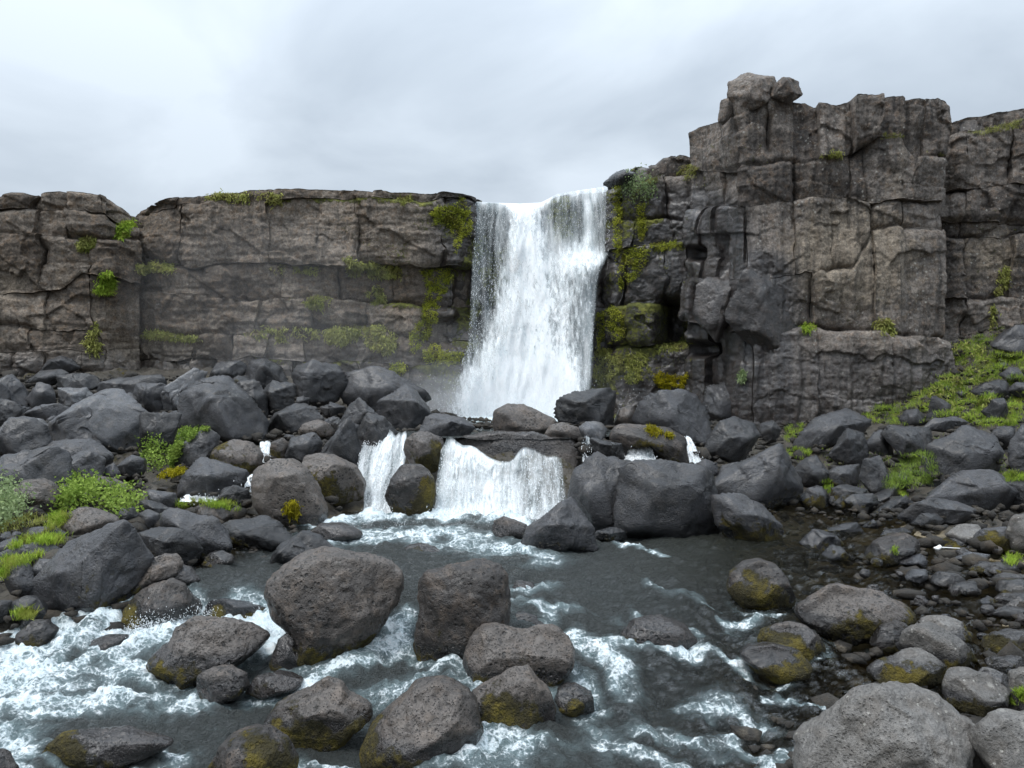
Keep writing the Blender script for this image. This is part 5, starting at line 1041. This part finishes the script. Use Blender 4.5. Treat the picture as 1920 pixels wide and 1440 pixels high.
def near_label(g, x, y, s_):
    best = None
    for lb, c, sz in sorted(NAMED, key=lambda t: math.hypot(t[1][0] - x, t[1][1] - y) - .35 * t[2])[:9]:
        short = _re.split(r' (?:in|with|behind|beside|above|below|under|at|by|that|and|between|near|against|cut|full|on|standing|lying|from|of|over|next|running|right|touching) |, ', lb)[0]
        if short in ('small', 'the'): continue
        dx, dy = x - c[0], y - c[1]
        w_ = ('just right of' if dx > 0 else 'just left of') if abs(dx) > abs(dy) * 1.2 else ('just below' if dy > 0 else 'just above')
        for ad in ('small', 'tiny' if s_ < 24 else 'stubby'):
            l_ = '%s %s stone %s the %s' % (ad, 'river' if g == 'shallows' else 'dark', w_, short)
            if l_ not in used and 4 <= len(l_.split()) <= 16: used[l_] = 1; return l_
    return l_
for g, lab, poly, n, (s0, s1), kd in zones:
    for x, y in sample(poly, n, rng):
        s_ = rng.uniform(s0, s1); a0 = rng.uniform(0, 6.28); k = 8
        pts = [(x + .62 * s_ * math.cos(a0 + j * 6.283 / k) * rng.uniform(.75, 1.1), y - s_ * .5 + .46 * s_ * math.sin(a0 + j * 6.283 / k) * rng.uniform(.75, 1.1)) for j in range(k)]
        boulder(kd, rng.uniform(0, .35), rng.uniform(0, .3), near_label(g, x, y, s_), pts, 2000 + nfill, .95, name='stone', group='small stones of the ' + g); nfill += 1

# gravel and cobbles on the bed and between the boulders: too many to count
d3, f3 = ico(1); n = 5200
cpx = rng.uniform(-150, 2050, n * 2); cY = 8 + rng.random(n * 2) ** .8 * 32
X = (cpx - 960) / F * cY; T = terrain(X, cY); Wz = water(X, cY)
ok = (T > Wz - .75) & ~((cpx > 655) & (cpx < 1080) & (cY > 20) & (cY < 30)); X, cY, T = X[ok][:n], cY[ok][:n], T[ok][:n]; n = len(X)
sz = np.exp(rng.normal(-2.3, .45, n)); V = d3[None] * (1 + .28 * rng.normal(0, 1, (n, len(d3), 1))) * np.stack([sz * rng.uniform(.8, 1.3, n), sz, sz * rng.uniform(.45, .8, n)], 1)[:, None, :]
V = V + np.stack([X, cY, T + .1], 1)[:, None, :]
fc = (np.arange(n)[:, None, None] * len(d3) + f3[None]).reshape(-1, 3); V = V.reshape(-1, 3)
g = obj('gravel', mesh_np('gravel', V, fc, M_bed, {'moss': V[:, 0] * 0 + .12, 'wet': .4 * sstep(.3, -.1, V[:, 2] - water(V[:, 0], V[:, 1])) * (V[:, 1] < 27), 'tan': .35 * (V[:, 2] < water(V[:, 0], V[:, 1]) - .06)}))
tag(g, kind='stuff')

# white litter on the bank stones: a flat paddle with a thin handle
hx = P(1760, 1031, 17.35); root = tag(empty('litter', hx), 'white paddle-shaped piece with a thin stick lying on the bank stones', 'litter')
bm = bmesh.new(); bmesh.ops.create_icosphere(bm, subdivisions=3, radius=1)
for v_ in bm.verts:
    x, y, z = v_.co; v_.co = (x * .085 * (1.0 - .35 * x) + .0, y * .07, z * .05 + .05 + .02 * math.sin(x * 3))
me = bpy.data.meshes.new('blade'); bm.to_mesh(me); bm.free(); me.materials.append(M_white); obj('blade', me, root)
bm = bmesh.new(); bmesh.ops.create_cone(bm, cap_ends=True, segments=8, radius1=.014, radius2=.009, depth=.42)
for v_ in bm.verts: v_.co = (v_.co.z + .27, v_.co.y, v_.co.x + .045 - .05 * v_.co.z)
me = bpy.data.meshes.new('stick'); bm.to_mesh(me); bm.free(); me.materials.append(M_white); obj('stick', me, root)

# ------------------------------------------------------------------ plants, placed on what they grow on
bpy.context.view_layer.update()
dg = bpy.context.evaluated_depsgraph_get()
skip = {'river', 'plunge_pool'}
nm_only = ('ground', 'gravel', 'stone')
def cast(px, py, only=None):
    dv = Vector(((px - 960) / F, 1, (720 - py) / F)).normalized(); o_ = Vector((0, 0, 0)); 
    for _ in range(5):
        hit, loc, nor, _i, ob, _m = S.ray_cast(dg, o_, dv)
        if not hit: return None
        if ob.name.split('.')[0] in ('river', 'plunge_pool', 'water_sheet', 'spray_drops', 'splash_drops', 'river_spray', 'front_curtain', 'middle_curtain', 'back_curtain'): o_ = loc + dv * .02; continue
        if only and ob.name.split('.')[0] not in only: return None
        if nor.dot(dv) > 0: nor = -nor
        return np.array(loc), np.array(nor)
    return None
def leaves(name, P0, D, L_, Wd, tint, mat, parent, base, kind3=False):
    """one folded or pointed leaf per point: P0 root, D direction, L_ length, Wd width"""
    n = len(P0); r = np.random.default_rng(n)
    side = np.cross(D, r.normal(0, 1, (n, 3))); side /= np.linalg.norm(side, axis=1, keepdims=True) + 1e-9
    up = np.cross(side, D)
    a = P0 - side * (Wd * .5)[:, None] * (.5 if kind3 else 1); b_ = P0 + side * (Wd * .5)[:, None] * (.5 if kind3 else 1)
    m1 = P0 + D * (L_ * .55)[:, None] - side * (Wd * .5)[:, None] + up * (L_ * .06)[:, None]; m2 = m1 + side * Wd[:, None]
    tip = P0 + D * L_[:, None] - up * (L_ * .12)[:, None]
    V = np.stack([a, b_, m2, tip, m1], 1) - base
    f = np.array([[0, 1, 2], [0, 2, 4], [4, 2, 3]]); Fc = (np.arange(n)[:, None, None] * 5 + f[None]).reshape(-1, 3)
    return obj(name, mesh_np(name, V.reshape(-1, 3), Fc, mat, {'tint': np.repeat(tint, 5)}, smooth=False), parent)
prng = np.random.default_rng(12)
def unit(v): return v / (np.linalg.norm(v, axis=-1, keepdims=True) + 1e-9)
def plant(name, label, cat, poly, n, mode, mat, size, spread=.12, per=7, group=None, kind=None, ragged=.75):
    pts = []; nor = []
    for x, y in sample(poly, n, prng):
        if ragged and fbm(np.array([[x / 17.0, y / 17.0, 3.3]]), 1, 3)[0] < -ragged * .45: continue
        h = cast(x, y, nm_only if kind else None)
        if h: pts.append(h[0]); nor.append(h[1])
    if len(pts) < 3: print('plant without ground', label); return None
    pts = np.array(pts); nor = np.array(nor)
    medY = np.median(pts[:, 1]); okk = np.abs(pts[:, 1] - medY) < (2.5 if kind is None else 99); pts, nor = pts[okk], nor[okk]
    base = pts.mean(0) if kind is None else np.zeros(3)
    Pn = np.repeat(pts, per, 0); Nn = np.repeat(nor, per, 0); k = len(Pn)
    tint = np.clip(prng.normal(.5, .22, k) + .35 * fbm(Pn, .8, 2, seed=31), 0, 1)
    if mode == 'moss':       # cushions: short leaves standing on a swollen surface
        sw = spread * (.5 + .8 * fbm(Pn, 1.6, 2, seed=15)); 
        Pn = Pn + prng.normal(0, 1, (k, 3)) * size * 1.0 + Nn * (np.clip(sw, 0, 1) * prng.random(k) ** .5)[:, None]
        D = unit(Nn * .8 + prng.normal(0, .55, (k, 3)) + np.array([0, 0, -.25])); Ln = size * prng.uniform(.7, 1.4, k); Wd = Ln * .7
        o = leaves(name, Pn - D * (Ln * .3)[:, None], D, Ln, Wd, tint, mat, None, base)
    elif mode == 'hang':     # mats with hanging tips
        Pn = Pn + prng.normal(0, 1, (k, 3)) * size * .5 + Nn * .03
        D = unit(Nn * .45 + prng.normal(0, .35, (k, 3)) + np.array([0, 0, -.55])); Ln = size * prng.uniform(.7, 1.7, k); Wd = Ln * .22
        o = leaves(name, Pn, D, Ln, Wd, tint, mat, None, base)
    elif mode == 'grass':
        Pn = Pn + prng.normal(0, 1, (k, 3)) * np.array([1, 1, .1]) * spread
        D = unit(np.array([0, 0, 1.0]) + prng.normal(0, .42, (k, 3)) + Nn * .35); Ln = size * prng.uniform(.5, 1.3, k); Wd = np.maximum(Ln * .07, .011)
        o = leaves(name, Pn - D * .02, D, Ln, Wd, tint, mat, None, base, True)
    elif mode == 'shrub':    # leaves in layers on short stems
        hgt = spread * np.sqrt(prng.random(k)) * (.75 + .5 * fbm(Pn, 2.2, 2, seed=17))
        Pn = Pn + prng.normal(0, 1, (k, 3)) * size * 1.8 + np.array([0, -.25, 1.0]) * hgt[:, None] + Nn * .05
        D = unit(prng.normal(0, .8, (k, 3)) + np.array([0, -.3, .55])); Ln = size * prng.uniform(.6, 1.3, k); Wd = Ln * .55
        root = empty(name, base); o = root
        leaves('foliage', Pn, D, Ln, Wd, tint, mat, root, base)
        q = pts[::3]; st = unit(prng.normal(0, .35, (len(q), 3)) + np.array([0, -.2, 1])); m = len(q)
        leaves('stems', q, st, np.full(m, spread * .9), np.full(m, .012), np.zeros(m), M_twig, root, base, True)
    if mode != 'shrub': o.location = base
    if kind: tag(o, kind=kind)
    else: tag(o, label, cat, group)
    return o
def poly(s): return parse(s)
MOSSG = 'moss patches growing on the cliffs'; TUFT = 'grass tufts on the cliff ledges'
PL = [
 ('moss', 'bright green moss hanging below the cliff edge right beside the waterfall lip', '805,400 820,388 845,386 866,368 880,395 886,420 880,440 865,446 853,478 850,450 840,425 812,420', 630, 'moss', M_moss, 0.064, .22, 9, MOSSG),
 ('moss', 'long ragged yellow-green moss curtain trailing down the corner near the waterfall', '785,508 845,503 850,522 838,545 825,560 830,580 815,610 805,630 790,650 770,665 768,630 785,600 795,570 800,545 797,520', 900, 'moss', M_moss, 0.064, .18, 9, MOSSG),
 ('moss', 'rounded moss cushion by the misty foot of the waterfall', '792,660 812,650 840,662 872,662 872,682 830,686 800,682', 390, 'moss', M_moss, 0.068, .25, 8, MOSSG),
 ('moss', 'small moss cushion low on the cliff above the misty pool', '731,690 745,680 760,686 757,700 738,700', 120, 'moss', M_moss, 0.068, .2, 8, MOSSG),
 ('moss', 'narrow moss strip down the rock edge touching the waterfall lip', '1149,350 1164,345 1170,400 1166,460 1158,500 1152,470', 390, 'moss', M_moss, 0.060, .12, 8, MOSSG),
 ('moss', 'yellow moss hump on the wet buttress, level with the ledge in the falls', '1168,475 1182,462 1205,468 1214,490 1200,515 1180,530 1160,545 1162,500', 450, 'moss', M_moss, 0.068, .2, 8, MOSSG),
 ('moss', 'mottled moss low on the wet buttress edging the falling water', '1116,580 1140,570 1166,585 1172,620 1160,648 1120,650', 480, 'moss', M_moss, 0.064, .12, 8, MOSSG),
 ('moss', 'hanging green moss mat under the low ledge beside the falls', '1116,652 1165,650 1166,690 1140,715 1112,720', 450, 'hang', M_dull, 0.136, .1, 7, MOSSG),
 ('moss', 'rounded hanging moss tongue next to the low ledge mat', '1170,668 1195,658 1216,668 1210,700 1188,720 1172,705', 300, 'hang', M_dull, 0.136, .1, 7, MOSSG),
 ('moss', 'thin moss streak down the middle of the wet buttress', '1194,385 1208,380 1212,430 1204,460 1196,440', 210, 'moss', M_moss, 0.055, .1, 8, MOSSG),
 ('moss', 'bright yellow moss cushions glowing on the rock above the black split boulder', '1226,705 1238,697 1252,704 1275,708 1290,700 1290,712 1278,728 1262,722 1250,735 1240,725 1228,720', 390, 'moss', M_gold, 0.060, .28, 10, MOSSG),
 ('moss', 'dull green moss band at the foot of the dark recess', '1226,645 1285,640 1292,655 1230,662', 195, 'hang', M_dull, 0.119, .1, 6, MOSSG),
 ('moss', 'green moss fringe along the mid ledge of the wet buttress', '1200,465 1225,456 1280,450 1278,462 1215,476', 240, 'hang', M_moss, 0.102, .1, 7, MOSSG),
 ('bush', 'pale grey-green bush sprouting at the waterfall lip corner', '1165,345 1180,330 1205,330 1222,345 1228,370 1205,382 1175,368', 150, 'shrub', M_willow, .11, .30, 9, None),
 ('moss', 'sparse green growth high on the buttress beside the tower', '1264,318 1290,308 1310,312 1308,332 1280,338', 120, 'hang', M_dull, 0.119, .1, 6, MOSSG),
 ('grass_ledge', 'grassy ledge strip right under the long horizontal crack near the waterfall', '650,482 662,492 700,492 752,503 750,520 700,515 655,512', 450, 'hang', M_dull, 0.170, .1, 7, TUFT),
 ('grass_ledge', 'upright green tuft on the dark block halfway up the cliff wall', '684,568 690,545 703,536 718,548 722,566 705,572', 195, 'hang', M_dull, 0.170, .1, 8, TUFT),
 ('grass_ledge', 'hanging grassy mat above the pointed streaked boulder, nearer the falls', '682,618 700,610 740,622 742,645 725,662 690,645', 390, 'hang', M_dull, 0.187, .1, 7, TUFT),
 ('grass_ledge', 'hanging grassy mat next to the one nearer the falls', '610,625 630,612 672,616 676,630 645,646 618,640', 300, 'hang', M_dull, 0.187, .1, 7, TUFT),
 ('grass_ledge', 'long thin grassy ledge at the top of the reddish bricks of rock', '268,625 290,618 330,624 378,630 376,638 320,636 272,632', 330, 'hang', M_dull, 0.136, .1, 7, TUFT),
 ('grass_ledge', 'pair of round tufts on a ledge beneath the notch', '256,500 275,490 300,494 328,496 326,508 290,506 262,512', 240, 'hang', M_dull, 0.170, .1, 7, TUFT),
 ('grass_ledge', 'vivid green tuft on the cliff beneath the notch, lowest of three', '176,545 182,516 205,508 214,530 210,548 190,548', 255, 'hang', M_grass, 0.170, .1, 8, TUFT),
 ('grass_ledge', 'slanting green tuft just inside the notch', '216,448 222,425 240,408 256,402 256,418 242,430 228,450', 255, 'hang', M_grass, 0.170, .1, 8, TUFT),
 ('grass_ledge', 'green tuft on the outcrop, a little below the notch', '143,460 155,443 185,446 188,458 165,470', 180, 'hang', M_dull, 0.170, .1, 8, TUFT),
 ('grass_ledge', 'sparse hanging grass along the rim of the long cliff wall', '375,372 410,362 460,364 500,362 530,366 528,384 480,378 420,374', 285, 'hang', M_dull, 0.170, .1, 5, TUFT),
 ('grass_ledge', 'tiny grassy fringe in the middle of the long crack', '505,504 530,498 560,500 600,502 600,512 555,510 508,512', 135, 'hang', M_dull, 0.136, .1, 6, TUFT),
 ('grass_ledge', 'dry grass tuft over the rounded block in mid cliff', '570,568 590,556 620,560 615,576 580,580', 165, 'hang', M_dull, 0.153, .1, 6, TUFT),
 ('grass_ledge', 'row of dry drooping tufts low on the cliff wall', '440,612 490,616 560,612 600,618 598,632 540,640 480,632', 255, 'hang', M_dull, 0.170, .1, 6, TUFT),
 ('grass_ledge', 'small dry tuft under the rim of the cliff wall', '745,372 770,366 772,378 752,384', 75, 'hang', M_dull, 0.136, .1, 6, TUFT),
 ('grass_ledge', 'small green tufts in the crack at the foot of the outcrop', '160,640 180,600 188,645 185,668 165,662', 135, 'hang', M_dull, 0.153, .1, 6, TUFT),
 ('grass_ledge', 'yellow grass cap on the upper step of the tower', '1643,258 1660,250 1692,252 1696,259 1650,262', 110, 'grass', M_dull, .12, .03, 8, TUFT),
 ('grass_ledge', 'yellow grass cap on the lower step of the tower', '1710,291 1720,284 1765,287 1768,292 1715,295', 110, 'grass', M_dull, .12, .03, 8, TUFT),
 ('grass_ledge', 'yellow turf on the top of the far cliff', '1815,250 1850,240 1890,232 1930,222 1935,236 1890,246 1840,256', 260, 'grass', M_dull, .16, .08, 7, TUFT),
 ('grass_ledge', 'thin green line of grass on a crack of the tower', '1538,290 1560,284 1580,286 1580,292 1545,294', 90, 'hang', M_dull, 0.102, .05, 6, TUFT),
 ('grass_ledge', 'green tuft low on the tower above the slope', '1644,602 1660,598 1676,612 1674,635 1655,640', 165, 'hang', M_dull, 0.170, .1, 7, TUFT),
 ('grass_ledge', 'tiny green tuft beside the huge leaning boulder', '1503,610 1520,604 1530,612 1522,622 1506,620', 75, 'hang', M_grass, 0.136, .1, 7, TUFT),
 ('grass_ledge', 'pale green tuft hanging alone on the dark tower foot', '1386,702 1392,694 1400,702 1396,716 1387,714', 60, 'hang', M_willow, 0.119, .1, 7, TUFT),
 ('grass_ledge', 'green growth in the gully between tower and far cliff', '1872,505 1888,500 1892,530 1870,570 1862,620 1856,610 1864,560', 165, 'hang', M_dull, 0.153, .1, 6, TUFT),
 ('shrub', 'leafy bright green shrub spreading over the bank stones', '95,945 120,925 145,905 190,912 235,925 262,935 262,955 230,965 195,958 150,950 120,958', 420, 'shrub', M_shrub, .085, .30, 10, None),
 ('shrub', 'pale silvery willow bush at the side edge of the bank', '-20,985 -10,925 10,912 35,930 50,945 45,965 20,985', 260, 'shrub', M_willow, .08, .34, 10, None),
 ('shrub', 'round yellow-green bush beside the tall moss cushion', '264,850 272,830 288,824 305,840 312,868 308,882 292,880 272,868', 170, 'shrub', M_shrub, .075, .16, 12, None),
 ('moss', 'tall bright green moss cushion draped over the slanting slab', '313,865 316,840 335,815 355,800 385,800 392,806 370,815 345,836 333,862 325,874', 390, 'moss', M_shrub, 0.051, .25, 14, None),
 ('moss', 'yellow moss fringe by the trickle under the tall cushion', '298,890 315,880 345,878 350,888 325,894 300,896', 165, 'moss', M_gold, 0.043, .08, 10, None),
 ('grass', 'wispy grass strip between the smooth dome and the arched stone', '330,945 350,936 400,935 440,945 450,960 420,955 370,948 335,955', 260, 'grass', M_grass, .16, .05, 8, None),
 ('grass', 'fresh grass wedge under the leafy shrub', '85,985 95,968 125,955 128,972 115,990 95,995', 200, 'grass', M_grass, .2, .06, 8, None),
 ('grass', 'mossy grass under the pale willow', '-10,1000 10,978 60,965 85,972 80,985 45,990 10,1002', 220, 'grass', M_dull, .16, .08, 8, None),
 ('grass', 'bright grass band beside the big smooth-faced slab', '20,1035 35,1010 80,1005 125,1008 120,1022 90,1020 50,1018', 260, 'grass', M_grass, .18, .06, 8, None),
 ('grass', 'grass ring below the low bank rock at the side edge', '-10,1085 -5,1050 40,1048 80,1040 70,1056 25,1062 10,1085', 260, 'grass', M_grass, .18, .06, 8, None),
 ('grass', 'single small grass tuft on the side bank above the white water', '28,1165 30,1150 50,1142 65,1150 64,1160 45,1160', 90, 'grass', M_grass, .16, .04, 9, None),
 ('grass', 'golden tuft at the base of the big round black boulder', '535,965 538,945 552,938 560,950 556,968', 105, 'hang', M_gold, 0.102, .04, 8, None),
 ('moss', 'yellow tufts along the top of the long brown mossy boulder', '1205,800 1225,798 1245,812 1262,812 1262,820 1230,818 1210,810', 165, 'hang', M_gold, 0.076, .04, 8, None),
 ('grass', 'green patch at the tower foot beside the long black rock', '1462,825 1470,805 1490,795 1518,790 1520,798 1500,818 1480,830', 220, 'grass', M_grass, .16, .06, 8, None),
 ('grass', 'grass tuft in the gap behind the squarish rock', '1472,850 1490,838 1525,845 1530,858 1500,862', 140, 'grass', M_grass, .16, .06, 8, None),
 ('grass', 'small grass tuft over the flat-topped brown rock by the pool', '1540,905 1552,898 1562,920 1552,928', 60, 'grass', M_grass, .16, .05, 8, None),
 ('grass', 'leafy bright patch filling the gap beside the largest blue-black boulder', '1660,905 1672,880 1690,855 1745,845 1758,880 1750,905 1720,912 1690,915 1668,918', 520, 'grass', M_shrub, .17, .08, 8, None),
 ('grass', 'grass tuft beside the pitted bank rock', '1683,925 1695,908 1705,922 1695,932', 50, 'grass', M_grass, .16, .05, 8, None),
 ('grass', 'grass tuft under the tall edge boulder', '1880,900 1895,885 1925,888 1925,900 1890,905', 100, 'grass', M_grass, .16, .05, 8, None),
 ('grass', 'small green tuft on the bank stones at the edge', '1884,1055 1892,1040 1910,1036 1916,1056 1900,1062', 70, 'grass', M_grass, .13, .03, 9, None),
 ('grass', 'single grass blade tuft on the smooth two-toned boulder', '1672,1038 1676,1025 1682,1030 1680,1042', 20, 'grass', M_grass, .1, .02, 6, None),
 ('grass', 'grass tuft beside the chunky golden-mossed boulder', '1898,1320 1905,1298 1925,1300 1925,1318', 60, 'grass', M_grass, .13, .03, 9, None),
]
for nm, lab, pg, n_, mode, mat, size, sp, per, grp in PL:
    cat = {'moss': 'moss', 'grass_ledge': 'grass', 'grass': 'grass', 'bush': 'bush', 'shrub': 'shrub'}[nm]
    plant({'moss': 'moss_patch', 'grass_ledge': 'grass_tuft', 'grass': 'grass_tuft', 'bush': 'bush', 'shrub': 'shrub'}[nm], lab, cat, poly(pg), n_, mode, mat, size, sp, per, grp)
# the green slope under the far cliff
plant('slope_grass', None, None, poly('1600,790 1640,760 1680,735 1680,700 1715,685 1790,650 1850,622 1930,605 1930,720 1910,800 1830,800 1790,782 1740,790 1700,800'), 6000, 'grass', M_grass, .19, .10, 6, kind='stuff', ragged=.55)
plant('slope_herbs', None, None, poly('1700,740 1690,690 1740,660 1800,640 1850,650 1860,760 1800,790 1750,770'), 500, 'hang', M_dull, .17, .10, 6, kind='stuff', ragged=.3)
plant('bank_grass', None, None, poly('1480,850 1640,820 1760,800 1900,760 1925,900 1800,930 1650,930 1540,920'), 900, 'grass', M_grass, .15, .08, 6, kind='stuff', ragged=.1)

# ------------------------------------------------------------------ mist drifting from the plunge pool
d5, f5 = ico(4)
for px, py, Y, rx_, ry_, rz_, mt in [(835, 750, 44.3, 3.2, 1.6, 2.3, M_mist), (845, 756, 44.3, 2.5, 1.5, 1.7, M_mist), (860, 765, 44.2, 1.8, 1.4, 1.2, M_mist), (800, 745, 44.6, 1.9, 1.2, 1.3, M_mist), (890, 770, 43.6, 3.6, 1.6, 1.2, M_mist), (960, 740, 43.6, 3.6, 1.6, 2.2, M_mist), (1120, 730, 43.6, 2.4, 1.5, 2.0, M_thin), (800, 700, 42.6, 5.0, 2.0, 3.2, M_thin), (480, 560, 41.0, 7.5, 2.2, 4.6, M_thin), (600, 660, 41.5, 6.0, 2.2, 2.6, M_thin)]:
    o = obj('mist', mesh_np('mist', d5 * np.array([rx_, ry_, rz_]), f5, mt), None, P(px, py, Y)); tag(o, kind='stuff')
